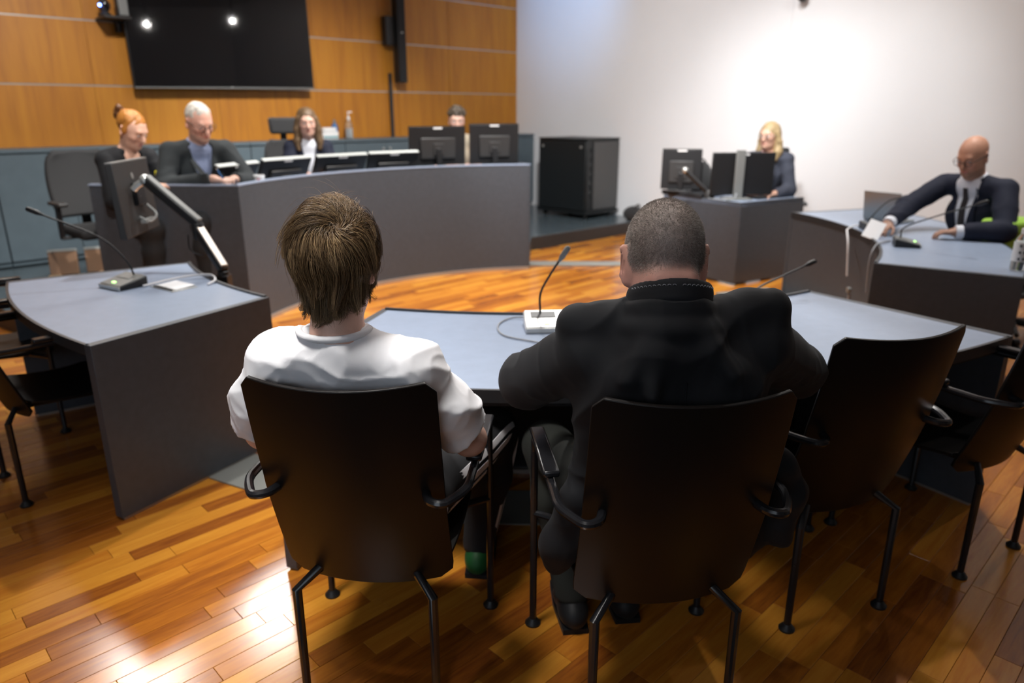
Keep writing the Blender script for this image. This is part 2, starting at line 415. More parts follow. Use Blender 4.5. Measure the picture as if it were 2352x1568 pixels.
# ------------------------------------------------------------------ ring desks
def ring_desk(name, label, a0, a1, r0=2.39, r1=3.27, zt=.73, lip=True, inner_panel=True):
    am = math.radians((a0+a1)/2); base = (RC[0]+2.8*math.sin(am), RC[1]-2.8*math.cos(am), 0)
    t = thing(name, label, 'desk', base, 0, 'curved desks of the ring')
    ad = lambda r, d: (r[0]+d, r[1]+d) if isinstance(r, tuple) else r+d
    c = (RC[0]-base[0], RC[1]-base[1])
    part('tabletop', ringmb(c, ad(r0, .016), ad(r1, -.012), a0+.4, a1-.4, 36, zt-.032, zt), 'table_top', t, smooth=.6)
    part('edge_trim', ringmb(c, ad(r1, -.012), r1, a0+.4, a1-.4, 36, zt-.042, zt+.001), 'edge_black', t, smooth=.6, label='dark front edge')
    part('edge_trim', ringmb(c, r0, ad(r0, .016), a0+.4, a1-.4, 36, zt-.042, zt+.008), 'edge_black', t, smooth=.6, label='dark raised back edge')
    part('underside', ringmb(c, ad(r0, .02), ad(r1, -.02), a0+.5, a1-.5, 24, zt-.06, zt-.033), 'under_black', t)
    part('front_panel', ringmb(c, ad(r0, .004), ad(r0, .03), a0+.4, a1-.4, 36, .012, zt-.04), 'panel_gray', t, smooth=.6)
    part('inner_panel', ringmb(c, ad(r0, .031), ad(r0, .036), a0+.6, a1-.6, 24, .03, zt-.06), 'under_black', t)
    ends = lambda r: r if isinstance(r, tuple) else (r, r)
    for a, s, k in ((a0, 1, 0), (a1, -1, 1)):
        part('end_panel', ringmb(c, ends(r0)[k], ends(r1)[k], a, a+s*.75, 1, .012, zt+.001), 'panel_gray', t, bevel=.002)
    part('plinth', ringmb(c, ad(r0, .02), ad(r0, .05), a0+.7, a1-.7, 24, 0, .02), 'strip_metal', t)
    for a, s, k in ((a0, 1, 0), (a1, -1, 1)):
        part('foot_rail', ringmb(c, ends(r0)[k]+.05, ends(r1)[k]-.012, a+s*.1, a+s*.65, 1, 0, .012), 'strip_metal', t)
    return t
ring_desk('curved_desk', 'curved blue-topped desk in front of the two men seen from behind', -15.6, 34.3)
ring_desk('curved_desk', 'curved blue-topped desk on the left with the monitor arm', -56.0, -29.8, (2.31, 2.42), (3.18, 3.265))
ring_desk('curved_desk', 'curved blue-topped desk where the bald man sits with a laptop', 56.2, 109.5, (2.37, 2.42), (3.08, 3.36))
# ------------------------------------------------------------------ judges' bench
BZ = 1.055
t = thing('judges_bench', 'high curved dark grey bench with raised front panel', 'bench', (-1.6, 6.6, 0))
o0 = Vector((-1.6, 6.6, 0)); bc = (BC[0]-o0.x, BC[1]-o0.y)
A0, A1 = -173.2, -97.5
part('front_panel', ringmb(bc, BR, BR+.035, A0, A1, 48, .0, BZ-.012), 'panel_gray', t, smooth=.6)
part('top_edge', ringmb(bc, BR-.004, BR+.045, A0, A1, 48, BZ-.012, BZ), 'table_top', t, smooth=.6)
part('worktop', ringmb(bc, BR+.05, BR+.85, A0, A1, 48, .81, .845), 'table_top', t, smooth=.6)
part('kick_strip', ringmb(bc, BR-.012, BR, A0+.2, A1-.2, 48, 0, .03), 'strip_metal', t, smooth=.6)
ae = math.radians(A0); pe = (bc[0]+BR*math.sin(ae), bc[1]-BR*math.cos(ae)); de = (math.sin(ae), -math.cos(ae))
p1 = (pe[0]-.75*.35, pe[1]+.75*.94); n1 = (-.02*.94, -.02*.35)
part('end_panel', MB().prism([pe, p1, (p1[0]+n1[0], p1[1]+n1[1]), (pe[0]+n1[0], pe[1]+n1[1])], 0, BZ), 'panel_gray', t)
aw = math.radians(A1); pf_ = (bc[0]+BR*math.sin(aw), bc[1]-BR*math.cos(aw)); pg = (-3.02-o0.x, 5.22-o0.y)
part('wing_panel', MB().prism([pf_, pg, (pg[0]+.003, pg[1]+.035), (pf_[0]-.02, pf_[1]+.035)], 0, BZ-.012), 'panel_gray', t, bevel=.002)
part('wing_edge', MB().prism([(pf_[0], pf_[1]-.004), (pg[0]-.003, pg[1]-.004), (pg[0]+.003, pg[1]+.045), (pf_[0]-.02, pf_[1]+.045)], BZ-.012, BZ), 'table_top', t)
part('wing_top', MB().prism([(pf_[0]-.0, pf_[1]+.046), (pg[0]+.01, pg[1]+.046), (pg[0]+.05, pg[1]+.65), (pf_[0]-.32, pf_[1]+.7)], 1.0, 1.035), 'table_top', t)
part('wing_side', MB().prism([pg, (pg[0]+.02, pg[1]), (pg[0]+.07, pg[1]+.65), (pg[0]+.05, pg[1]+.65)], .16, BZ-.01), 'panel_gray', t)

# ------------------------------------------------------------------ stacking chairs
TZ, TY, TW, BZc, BY, BW, SAG = .98, -.333, .221, .379, -.163, .219, .056
RWc, RYc, RZc, FW, FY = .18, -.205, .365, .268, .246
def panel_pt(u, v, off=0):
    """u -1..1 across, v 0 bottom .. 1 top"""
    y = BY+(TY-BY)*v-.018*math.sin(PI*v)+SAG*u*u; z = BZc+(TZ-BZc)*v+.012*u*u*(1 if v > .5 else 0)
    return Vector(((BW+(TW-BW)*v)*u, y+off, z))
def make_chair(label, loc, rz):
    t = thing('stacking_chair', label, 'chair', loc, rz, 'black wooden stacking chairs at the curved desks')
    grid = []
    nu, nv = 20, 22
    for i in range(nu+1):
        u = -1+2*i/nu; row = []
        for j in range(nv+1):
            v = j/nv; lim = 1.0
            zt = (1-v)*.6; zb = v*.6                       # distance to the ends, for the rounded and cut corners
            if zt < .022: lim = 1-(.022-math.sqrt(max(0, .022**2-(.022-zt)**2)))/TW
            if zb < .03: lim = min(lim, 1-.022*(1-zb/.03)/BW*1.6)
            row.append(panel_pt(u*lim, v))
        grid.append(row)
    part('backrest', MB().sheet(grid, -.011), 'chair_black', t, bevel=.0025, smooth=.9)
    grid = []
    for i in range(13):
        u = -1+i/6; row = []
        for j in range(15):
            v = j/14; y = BY+.012+SAG*u*u*.6*(1-v)+v*.42; z = .448-.03*(math.sin(PI*v))*(1-.3*u*u)-.05*max(0, v-.75)**2*16*.5
            row.append((.215*u*(1-.03*max(0, v-.8)*5), y, z))
        grid.append(row)
    part('seat', MB().sheet(grid, .011), 'chair_black', t, bevel=.002, smooth=.9)
    r = .0112
    for s in (-1, 1):
        part('leg', MB().tube([(s*.12, BY+.16, .405), (s*.13, BY+.0, .405), (s*RWc, RYc, RZc), (s*RWc, RYc, .012)], r, 10), 'tube_black', t, smooth=.6)
        part('leg', MB().tube([(s*FW, FY, .012), (s*FW, FY, .60)]+bez([(s*FW, FY, .64), (s*FW, FY-.016, .668), (s*(FW+.001), FY-.05, .676), (s*(FW+.004), .0, .682), (s*(FW+.006), -.13, .683), (s*(FW+.004), -.20, .683), (s*(FW-.022), -.258, .683), (s*.225, -.283, .684), (s*.196, -.272, .685), (s*.180, -.235, .686)], 5), r, 10), 'tube_black', t, smooth=.6)
        part('armrest', MB().box((s*(FW+.004), .05, .703), (.042, .27, .018)), 'tube_black', t, .006)
        for y, x in ((RYc, RWc), (FY, FW)):
            part('foot', MB().lathe([(.024, 0), (.025, .006), (.018, .014), (.013, .022)], (s*x, y, 0), 14), 'plastic_black', t, smooth=True)
        part('side_rail', MB().tube([(s*.12, BY+.0, .405), (s*.135, .16, .395), (s*FW, FY, .40)], r, 8), 'tube_black', t, smooth=.6)
    part('cross_rail', MB().tube([(-.12, .0, .402), (.12, .0, .402)], r, 8), 'tube_black', t)
    return t
c1 = make_chair('black wooden stacking chair under the person in the white T-shirt', (-.361, 1.771, 0), -.099)
c2 = dup(c1, (.359, 1.686, 0), .107, 'black wooden stacking chair under the man in the black jacket')
c3 = dup(c1, (.971, 2.125, 0), .312, 'empty black stacking chair just right of the man in the black jacket')
c4 = dup(c1, (1.615, 2.41, 0), .534, 'empty black stacking chair at the right end, cut by the picture edge')
c5 = dup(c1, (-1.99, 2.89, 0), -.767, 'empty black stacking chair at the left desk, nearest to its end panel')
c6 = dup(c1, (-2.62, 3.42, 0), -.98, 'empty black stacking chair at the left desk, further from its end panel')
# ------------------------------------------------------------------ screens, office chairs
def screen(name, label, cat, loc, rz, w, h, tilt=0, th=.03, stand=True, strip=True, drop=.1, group=None, edge='plastic_gray', boss=True):
    """seen from behind: +y is the screen side; loc is the foot on the desk, h the panel height, drop the clearance"""
    t = thing(name, label, cat, loc, rz, group)
    R = Matrix.Rotation(tilt, 3, 'X'); c0 = Vector((0, 0, drop+h/2))
    def bx(c, d): 
        return MB().box(c0+R @ Vector(c), d, R)
    part('housing', bx((0, 0, 0), (w, th, h)), 'plastic_black', t, .005)
    part('display', bx((0, th/2+.001, 0), (w-.024, .002, h-.024)), 'screen_black', t)
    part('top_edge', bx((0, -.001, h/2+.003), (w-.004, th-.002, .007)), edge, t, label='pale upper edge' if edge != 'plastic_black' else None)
    if boss:
        part('back_cover', bx((0, -th/2-.009, -.02), (w*.62, .02, h*.55)), 'plastic_dark', t, .008)
        part('mount_plate', bx((0, -th/2-.022, -.03), (.11, .012, .11)), 'plastic_dark', t, .003)
    if strip: part('label_strip', bx((0, -th/2-.001, h/2-.012), (.09, .003, .014)), 'label_white', t, label='pale sticker at the top')
    if stand:
        part('stand', MB().box((0, -.045, drop/2+.08), (.05, .025, drop+.16)).box((0, -.02, .006), (.24, .18, .012)), 'plastic_black', t, .004)
    return t
def office_chair(label, loc, rz, head=False, zs=.46, fabric='fabric_black', bh=.56, bw=.46, lean=.1):
    t = thing('office_chair', label, 'chair', loc, rz, 'black swivel office chairs')
    g = []
    for i in range(11):
        u = -1+i/5; row = []
        for j in range(13):
            v = j/12; wv = bw/2*(.72+.28*math.sin(PI*min(1, .25+.62*v)))*(1-.35*max(0, v-.86)**2*40); row.append((wv*u, -.24-lean*v+.035*u*u-.02*math.sin(PI*v), zs+.10+bh*v-.05*u*u*max(0, v-.7)*2))
        g.append(row)
    part('backrest', MB().sheet(g, -.05), fabric, t, bevel=.015, smooth=1.2)
    part('back_support', MB().box((0, -.33-lean*.3, zs+.2), (.07, .03, .5)).box((0, -.2, zs-.05), (.07, .3, .03)), 'plastic_black', t, .008)
    part('seat', MB().box((0, .0, zs), (.48, .46, .08)), fabric, t, .03, seg=4)
    for s in (-1, 1):
        a = part('armrest', MB().box((s*.29, -.02, zs+.22), (.07, .25, .03)), 'plastic_dark', t, .01)
        part('arm_post', MB().box((s*.29, -.04, zs+.09), (.03, .06, .25)).box((s*.23, -.04, zs-.04), (.15, .06, .02)), 'plastic_black', a, .006)
    if head:
        part('headrest', MB().box((0, -.29-lean, zs+.10+bh+.13), (.28, .07, .16), taper=1.08), fabric, t, .03, seg=4)
        part('head_post', MB().box((0, -.33-lean, zs+.10+bh), (.06, .02, .2)), 'plastic_black', t, .004)
    part('column', MB().lathe([(.028, .08), (.028, zs*.6), (.018, zs*.6), (.018, zs-.04)], (0, 0, 0), 12), 'plastic_black', t, smooth=True)
    for k in range(5):
        a = 2*PI*k/5+.3; ca, sa = math.cos(a), math.sin(a)
        b = part('base_arm', MB().tube([(.02*ca, .02*sa, .11), (.28*ca, .28*sa, .075)], [.025, .016], 8), 'plastic_black', t)
        part('caster', MB().lathe([(.005, -.02), (.027, -.018), (.027, .018), (.005, .02)], (.29*ca, .29*sa, .028), 10, Matrix.Rotation(PI/2, 3, 'X')), 'plastic_black', b)
    return t
# ------------------------------------------------------------------ big screen on the timber wall
q = Vector((-3.78, 7.63, 1.77)); q2 = Vector((-2.345, 9.03, 1.80)); tc = (q+q2)/2
tv = thing('wall_tv', 'large black wall screen reflecting two bright lamps', 'television', (tc.x, tc.y, tc.z), math.atan2(q2.y-q.y, q2.x-q.x))
TWd = (q2-q).length; RT = Matrix.Rotation(-.015, 3, 'Y') @ Matrix.Rotation(0, 3, 'X')
part('housing', MB().box(RT @ Vector((0, .02, .565)), (TWd, .04, 1.13), RT), 'plastic_black', tv, .004)
part('display', MB().box(RT @ Vector((0, -.001, .57)), (TWd-.024, .004, 1.10), RT), 'screen_black', tv)
part('lower_edge', MB().box(RT @ Vector((0, -.004, .006)), (TWd, .008, .012), RT), 'plastic_gray', tv)
part('indicator', MB().box(RT @ Vector((.0, -.009, .012)), (.03, .004, .008), RT), 'silver', tv, .001)
part('mount_plate', MB().box(RT @ Vector((0, .09, .55)), (.7, .10, .5), RT), 'plastic_black', tv)
# conference camera on a shelf beside the screen
sh = along(0, 0); sp = Vector((-3.72, 7.52, 2.40))
t = thing('camera_shelf', 'small dark shelf beside the wall screen carrying the camera', 'shelf', sp, WR)
part('board', MB().box((-.07, .10, 0), (.24, .30, .02)), 'plastic_dark', t, .003)
part('bracket', MB().box((.0, .24, -.05), (.04, .10, .12)), 'plastic_black', t)
t = thing('conference_camera', 'dark conference camera with a blue glowing light on the shelf', 'camera', (sp.x-.135, sp.y-.07, sp.z+.01), WR)
part('body', MB().lathe([(.05, 0), (.055, .02), (.03, .04), (.05, .07), (.055, .11), (.03, .15)], (0, .03, 0), 16), 'plastic_dark', t, smooth=True)
part('lens', MB().lathe([(.028, 0), (.028, .03), (.02, .035)], (0, -.02, .1), 14, Matrix.Rotation(PI/2, 3, 'X')), 'screen_black', t, smooth=True)
part('status_light', MB().ball((-.055, -.03, .09), .014, 10, 6), 'blue_led', t, label='bright blue indicator')
t = thing('speaker_box', 'grey little box on the shelf right of the conference camera', 'device', (sp.x-.02, sp.y+.02, sp.z+.01), WR)
part('body', MB().box((0, .02, .09), (.10, .10, .18)), 'plastic_dark', t, .01)
part('front_grille', MB().box((0, -.032, .09), (.08, .006, .15)), 'plastic_gray', t, .004)
# column loudspeaker
sp = along(-2.25, .13, 0); sp.z = 1.90
t = thing('column_loudspeaker', 'tall slim black column loudspeaker on the timber wall', 'speaker', sp, WR)
part('body', MB().box((0, 0, .68), (.13, .11, 1.36)), 'plastic_black', t, .008)
part('grille', MB().box((0, -.058, .68), (.11, .006, 1.30)), 'mesh_black', t, .002)
part('bracket', MB().box((-.13, .06, .62), (.13, .10, .34)), 'plastic_black', t, .006)
part('badge', MB().box((0, -.063, .6), (.03, .003, .012)), 'silver', t)
cp = along(-2.34, .012, 1.27)
part('cable_channel', MB().box((0, 0, .35), (.045, .024, .80)), 'edge_black', None, .003, label='dark vertical cable channel below the column loudspeaker', cat='cable channel', loc=tuple(cp+Vector((0, 0, 0))), rz=WR)
# dome camera high on the white wall
p = Vector((3.08, 8.35, 2.69))
t = thing('security_camera', 'small dark camera high on the white wall at the top edge', 'camera', p, WR)
part('body', MB().ball((0, 0, .0), (.05, .05, .045), 14, 10), 'plastic_dark', t, smooth=True)
part('wall_mount', MB().lathe([(.06, 0), (.06, .02), (.03, .03), (.022, .16)], (.17, 0, .03), 14, Matrix.Rotation(-PI/2, 3, 'Y')), 'plastic_dark', t, smooth=True)
# ------------------------------------------------------------------ things on the low cabinets
def oncab(a, b=.16): v = along(a, b, 1.224); return v
p = oncab(-3.40)
t = thing('tissue_box', 'white paper box on the low cabinet behind the woman with long brown hair', 'box', p, WR)
part('body', MB().box((0, 0, .045), (.21, .13, .09)), 'white_plastic', t, .004)
part('lid', MB().box((0, 0, .113), (.18, .11, .045)), 'white_plastic', t, .01)
part('print_band', MB().box((0, -.067, .025), (.20, .003, .02)), 'teal_plastic', t)
p = oncab(-3.28, .12)
t = thing('spray_bottle', 'blue plastic bottle with a pale cap beside the white box', 'bottle', p, WR)
part('body', MB().lathe([(.036, 0), (.04, .01), (.04, .14), (.028, .17), (.018, .18)], n=16), 'blue_plastic', t, smooth=True)
part('cap', MB().lathe([(.02, .18), (.02, .21), (.012, .215), (.012, .23)], n=12), 'plastic_gray', t, smooth=True)
p = oncab(-3.09, .14)
t = thing('pump_bottle', 'clear pump bottle of hand sanitiser on the low cabinet', 'bottle', p, WR)
part('body', MB().lathe([(.04, 0), (.045, .01), (.045, .16), (.03, .20), (.018, .22)], n=16), 'clear_plastic', t, smooth=True)
part('liquid', MB().lathe([(.036, .006), (.04, .012), (.04, .12)], n=14), 'paper', t, smooth=True)
part('pump', MB().lathe([(.019, .22), (.019, .26), (.006, .262), (.006, .31)], n=10).box((.02, 0, .315), (.06, .018, .014)), 'white_plastic', t)
p = oncab(-.33, .2)
t = thing('first_aid_pouch', 'little red and white pouch at the end of the low cabinets', 'pouch', p, WR)
part('body', MB().box((0, 0, .05), (.22, .12, .10)), 'white_plastic', t, .02); part('red_front', MB().box((-.01, -.062, .03), (.12, .006, .05)), 'red_plastic', t)
p = oncab(-.62, .2)
t = thing('tape_dispenser', 'small teal and grey object beside the red and white pouch', 'dispenser', p, WR)
part('body', MB().box((0, 0, .035), (.13, .06, .07)), 'plastic_gray', t, .01); part('roll', MB().lathe([(.05, -.02), (.05, .02)], (.01, 0, .085), 16, Matrix.Rotation(PI/2, 3, 'X')), 'teal_plastic', t, smooth=True)
# ------------------------------------------------------------------ rack on the platform
rp = Vector((.983, 9.657, .16))
t = thing('server_rack', 'black equipment rack on casters standing on the platform', 'rack', rp, WR)
# local x along timber wall (depth, away from us), y: -y is ND ; front face runs towards -ND
RWd, RDp = .86, .66; z0, z1 = .1, 1.03
part('carcass', MB().box((RDp/2, RWd/2, (z0+z1)/2), (RDp, RWd, z1-z0)), 'rack_black', t, .008)
d = part('door', MB().box((-.012, RWd/2, (z0+z1)/2), (.022, RWd-.03, z1-z0-.03)), 'rack_black', t, .006)
for y in (.09, RWd-.09): part('door_knob', MB().lathe([(.016, 0), (.016, .012), (.01, .015)], (-.023, y, z1-.09), 12, Matrix.Rotation(-PI/2, 3, 'Y')), 'silver', d, smooth=True)
sp_ = part('side_panel', MB().box((RDp/2+.06, -.008, (z0+z1)/2), (RDp-.14, .014, z1-z0-.05)), 'rack_gray', t, .004)
for k in range(6): part('vent_slot', MB().box((.10, -.017, .3+.12*k), (.03, .004, .06)), 'rack_black', sp_)
part('top_panel', MB().box((RDp/2, RWd/2, z1+.008), (RDp+.02, RWd+.02, .02)), 'rack_black', t, .006)
part('base', MB().box((RDp/2, RWd/2, z0-.018), (RDp+.04, RWd+.04, .035)), 'rack_black', t, .006)
for x in (.06, RDp-.06):
    for y in (.07, RWd-.07):
        part('caster', MB().lathe([(.01, -.015), (.034, -.013), (.034, .013), (.01, .015)], (x, y, .035), 12, Matrix.Rotation(PI/2, 3, 'X')), 'plastic_black', t, smooth=True)
t = thing('equipment_bag', 'black soft bag on the platform beside the equipment rack', 'bag', (1.50, 9.62, .16), WR)
part('body', MB().ball((.1, -.06, .09), (.16, .12, .10), 14, 10), 'fabric_black', t, smooth=True)
part('strap', MB().tube(bez([(.0, -.1, .12), (.05, -.14, .2), (.15, -.12, .2), (.2, -.08, .12)], 5), .012, 6), 'fabric_black', t)
# ------------------------------------------------------------------ monitors along the bench
BM = 'monitors along the judges bench'
def sit(a, r): aa = math.radians(a); return (BC[0]+r*math.sin(aa), BC[1]-r*math.cos(aa), .845)
for a, lab, tl, w_, h_ in ((-106.3, 'black bench monitor nearest to the man with grey hair, leaning back', -.5, .5, .30), (-118.6, 'black bench monitor with pale upper edge, second from the grey-haired man', -.5, .54, .31), (-131.6, 'black bench monitor with a pale upper edge, right before the woman with long brown hair', -.5, .54, .31),
                           (-143.5, 'black bench monitor leaning back, next to the taller upright monitor', -.45, .52, .31)):
    x, y, z = sit(a, BR+.30)
    screen('desk_monitor', lab, 'monitor', (x, y, z), math.radians(a+180)*1.0, w_, h_, tilt=-tl, drop=.04, stand=False, group=BM, edge='edge_pale', th=.04)  # pale edge strips paint in the spot-lit tops of the housings
for a, lab, tl, w_, h_, dr in ((-153.5, 'taller upright black monitor on the bench, left of the upright pair', .05, .58, .36, .20), (-166.0, 'upright black monitor at the right end of the bench', .05, .50, .38, .20)):
    x, y, z = sit(a, BR+.26)
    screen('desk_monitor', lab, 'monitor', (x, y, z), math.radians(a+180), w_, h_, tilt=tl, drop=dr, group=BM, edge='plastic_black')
x, y, z = sit(-107.4, BR+.09)
t = thing('paper_cup', 'short white cup with a red mark on the bench edge', 'cup', (x, y, BZ-.02))
part('body', MB().lathe([(.03, 0), (.04, .02), (.042, .05), (.038, .05), (.03, .01)], n=16), 'white_plastic', t, smooth=True); part('mark', MB().box((.01, -.041, .02), (.02, .004, .012)), 'red_plastic', t)
t = thing('juice_bottle', 'clear bottle with a bright yellow cap on the bench wing', 'bottle', (-2.585, 5.36, 1.0))
part('body', MB().lathe([(.028, .035), (.03, .04), (.03, .06), (.014, .10), (.013, .108)], n=14), 'clear_plastic', t, smooth=True); part('cap', MB().lathe([(.018, .105), (.018, .132), (.014, .136)], n=14), 'yellow_cap', t, smooth=True)
office_chair('empty black mesh office chair on the left behind the bench wing', (-3.22, 5.68, .16), -2.3, fabric='mesh_black', bh=.50, zs=.50, bw=.50)
office_chair('black office chair with headrest behind the woman with long brown hair', (-2.10, 7.22, .16), -2.6, head=True, zs=.56, bh=.46)
# ------------------------------------------------------------------ conference microphones
def mic_unit(label, loc, rz, base='plastic_gray', side='plastic_black', neck=((0, .03, .05), (0, .05, .2), (0, .02, .4)), sc=1, head='plastic_black', group='gooseneck conference microphones'):
    t = thing('conference_microphone', label, 'microphone', loc, rz, group)
    part('base', MB().add([(-.085, -.07, 0), (.085, -.07, 0), (.085, .075, 0), (-.085, .075, 0), (-.085, -.07, .018), (.085, -.07, .018), (.085, .075, .05), (-.085, .075, .05)], [(3, 2, 1, 0), (4, 5, 6, 7), (0, 1, 5, 4), (1, 2, 6, 5), (2, 3, 7, 6), (3, 0, 4, 7)]), side, t, .004)
    nrm = Matrix.Rotation(math.atan2(.032, .145), 3, 'X')
    part('control_plate', MB().box((0, .002, .0365), (.164, .14, .006), nrm), base, t, .002)
    part('front_bar', MB().box((0, -.072, .011), (.17, .008, .02)), 'silver', t, .002)
    part('grille', MB().box((-.01, .03, .0465), (.10, .05, .004), nrm), 'plastic_dark' if base == 'silver' else base, t, .001)
    part('talk_button', MB().box((.0, -.045, .032), (.022, .012, .006), nrm), 'green_led', t, .001, label='lit button')
    P = bez(neck, 8)
    g = part('gooseneck', MB().tube(P, .0045, 8), 'plastic_black', t, smooth=True)
    d = (P[-1]-P[-2]).normalized()
    part('capsule', MB().tube([P[-1]-d*.01, P[-1], P[-1]+d*.012, P[-1]+d*.055, P[-1]+d*.062], [.006, .008, .0115, .0115, .006], 12), head, g, smooth=True)
    return t
mic_unit('gooseneck microphone on the left curved desk, bending to the left', (-1.905, 3.44, .73), -.55, neck=((.02, .05, .05), (.0, .03, .13), (-.09, -.03, .24), (-.24, -.20, .36)))
mic_unit('upright gooseneck microphone on a pale base beside the black jacket', (.135, 2.735, .73), .06, base='silver', side='white_plastic', neck=((-.02, .04, .05), (-.018, .05, .13), (.02, .04, .21), (.055, .025, .27)), head='plastic_gray')
mic_unit('gooseneck microphone leaning right beyond the black jacket', (1.03, 2.99, .73), .35, neck=((.0, .03, .05), (.08, .06, .085), (.22, .10, .11), (.392, .132, .148)))
mic_unit('black gooseneck microphone nearest on the bald man\'s desk', (2.52, 4.56, .73), 1.2, side='plastic_black', neck=((.0, .04, .05), (-.03, .03, .12), (-.12, -.12, .21), (-.22, -.30, .30)))
mic_unit('black gooseneck microphone beside the laptop on the bald man\'s desk', (2.62, 5.22, .73), 1.4, neck=((.0, .04, .05), (-.02, .0, .13), (.06, -.10, .2), (.12, -.2, .22)))
# cables and papers
def cable(label, pts, r, m, cat='cable', name='cable', n=8): 
    P = bez(pts, n); o = P[0].copy(); return part(name, MB().tube([p-o for p in P], r, 6), m, None, smooth=True, label=label, cat=cat, loc=tuple(o))
cable('white cable curving over the left curved desk', [(-1.80, 3.42, .738), (-1.68, 3.58, .745), (-1.56, 3.62, .75), (-1.49, 3.53, .745), (-1.50, 3.46, .736)], .0055, 'cable_white')
cable('thin grey cable looping beside the pale microphone base', [(.10, 2.83, .745), (.0, 2.86, .736), (-.055, 2.76, .735), (-.03, 2.62, .735), (.10, 2.53, .735)], .003, 'cable_gray')
t = thing('desk_outlet', 'flush desk outlet with a white paper flap on the left curved desk', 'outlet', (-1.655, 3.43, .73), -.62)
part('frame', MB().box((0, 0, .002), (.20, .13, .004)), 'silver', t, .001)
part('flap', MB().box((.0, .012, .007), (.165, .10, .004), Matrix.Rotation(.05, 3, 'X')), 'paper', t)
part('hinge', MB().tube([(-.08, -.055, .006), (.08, -.055, .006)], .004, 8), 'plastic_dark', t)
# monitor on an arm, clamped to the left desk
ab = Vector((-1.50, 3.665, .73))
t = thing('monitor_arm', 'dark grey jointed monitor arm clamped to the left desk', 'monitor arm', ab)
E1 = Vector((-1.655, 3.79, .955)); E2 = Vector((-1.93, 3.86, 1.205)); L_ = lambda p: Vector(p)-ab
part('clamp', MB().box((0, 0, -.03), (.06, .07, .08)).lathe([(.03, .0), (.03, .03)], n=14), 'plastic_black', t, .004)
def armseg(a, b, w0, th, name, m, lift):
    a, b = L_(a), L_(b); d = (b-a); X = d.normalized(); Yv = Vector((0, 0, 1)).cross(X).normalized(); Z = X.cross(Yv)
    R = Matrix((X, Yv, Z)).transposed(); 
    o = part(name, MB().box((a+b)/2, (d.length+.03, w0, th), R), 'plastic_black', t, .012, seg=4)
    part('cover', MB().box((a+b)/2+Z*(th/2+.003), (d.length+.005, w0*.86, .012), R), m, o, .006, seg=3)
armseg(ab+Vector((0, 0, .04)), E1, .05, .045, 'lower_arm', 'strip_metal', 0)
part('elbow_joint', MB().lathe([(.03, -.05), (.032, -.04), (.032, .03), (.028, .035)], L_(E1), 16), 'plastic_black', t, smooth=True)
armseg(E1+Vector((0, 0, .03)), E2, .045, .05, 'upper_arm', 'plastic_gray', 0)
part('head_joint', MB().ball(L_(E2), .03, 12, 8).tube([L_(E2), L_(E2)+Vector((-.05, .0, -.03)), L_(E2)+Vector((-.07, .0, -.05))], .018, 8), 'silver', t, smooth=True)
mc = Vector((-2.05, 3.95, 1.105)); mr = 1.70
t = thing('arm_monitor', 'dark monitor seen from behind on the jointed arm', 'monitor', mc, mr)
RM = Matrix.Rotation(.0, 3, 'Y') @ Matrix.Rotation(-.05, 3, 'X')
MWd, MHt = .50, .385
part('housing', MB().box((0, .0, 0), (MWd, .035, MHt), RM), 'plastic_dark', t, .004)
part('display', MB().box(RM @ Vector((0, .019, 0)), (MWd-.02, .003, MHt-.02), RM), 'screen_black', t)
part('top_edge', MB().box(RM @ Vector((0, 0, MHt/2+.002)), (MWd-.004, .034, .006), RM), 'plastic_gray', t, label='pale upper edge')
part('vesa_plate', MB().box(RM @ Vector((0, -.03, .02)), (.12, .025, .12), RM), 'plastic_black', t, .004)
part('logo_mark', MB().lathe([(.018, 0), (.018, .002)], RM @ Vector((-.02, -.019, .115)), 14, RM @ Matrix.Rotation(PI/2, 3, 'X')), 'plastic_gray', t)
P = bez([RM @ Vector((.06, -.03, -.04)), RM @ Vector((.05, -.08, -.10)), RM @ Vector((-.03, -.07, -.13)), RM @ Vector((-.06, -.03, -.10))], 6)
part('cable_clip', MB().tube(P, .007, 6).box(RM @ Vector((.0, -.05, -.125)), (.14, .03, .018), RM), 'plastic_gray', t)
cable('thin dark cable hanging below the monitor arm', [(-1.70, 3.76, .93), (-1.69, 3.74, .86), (-1.63, 3.73, .83), (-1.58, 3.72, .84)], .004, 'plastic_black')
# brown box pair on the platform, left
bp = Vector((-3.86, 6.10, .16))
for k, (dx, dy, lab) in enumerate(((0, 0, 'brown box with a pale upper edge behind the left desk, left one of the pair'), (.20, .10, 'brown box with a pale upper edge behind the left desk, right one of the pair'))):
    t = thing('file_box', lab, 'box', (bp.x+dx*1.2, bp.y+dy*1.3, bp.z), .42, 'brown boxes behind the left desk')
    R = Matrix.Rotation(-.25, 3, 'X')
    part('body', MB().box((0, 0, .14), (.21, .09, .20), R), 'brown_box', t, .006); part('top_edge', MB().box(R @ Vector((0, 0, .108))+Vector((0, 0, .14)), (.215, .095, .022), R), 'edge_pale', t, .004)
    part('foot', MB().box((-.07+.1*k, -.06, .03), (.10, .10, .06)), 'beige', t, .012)
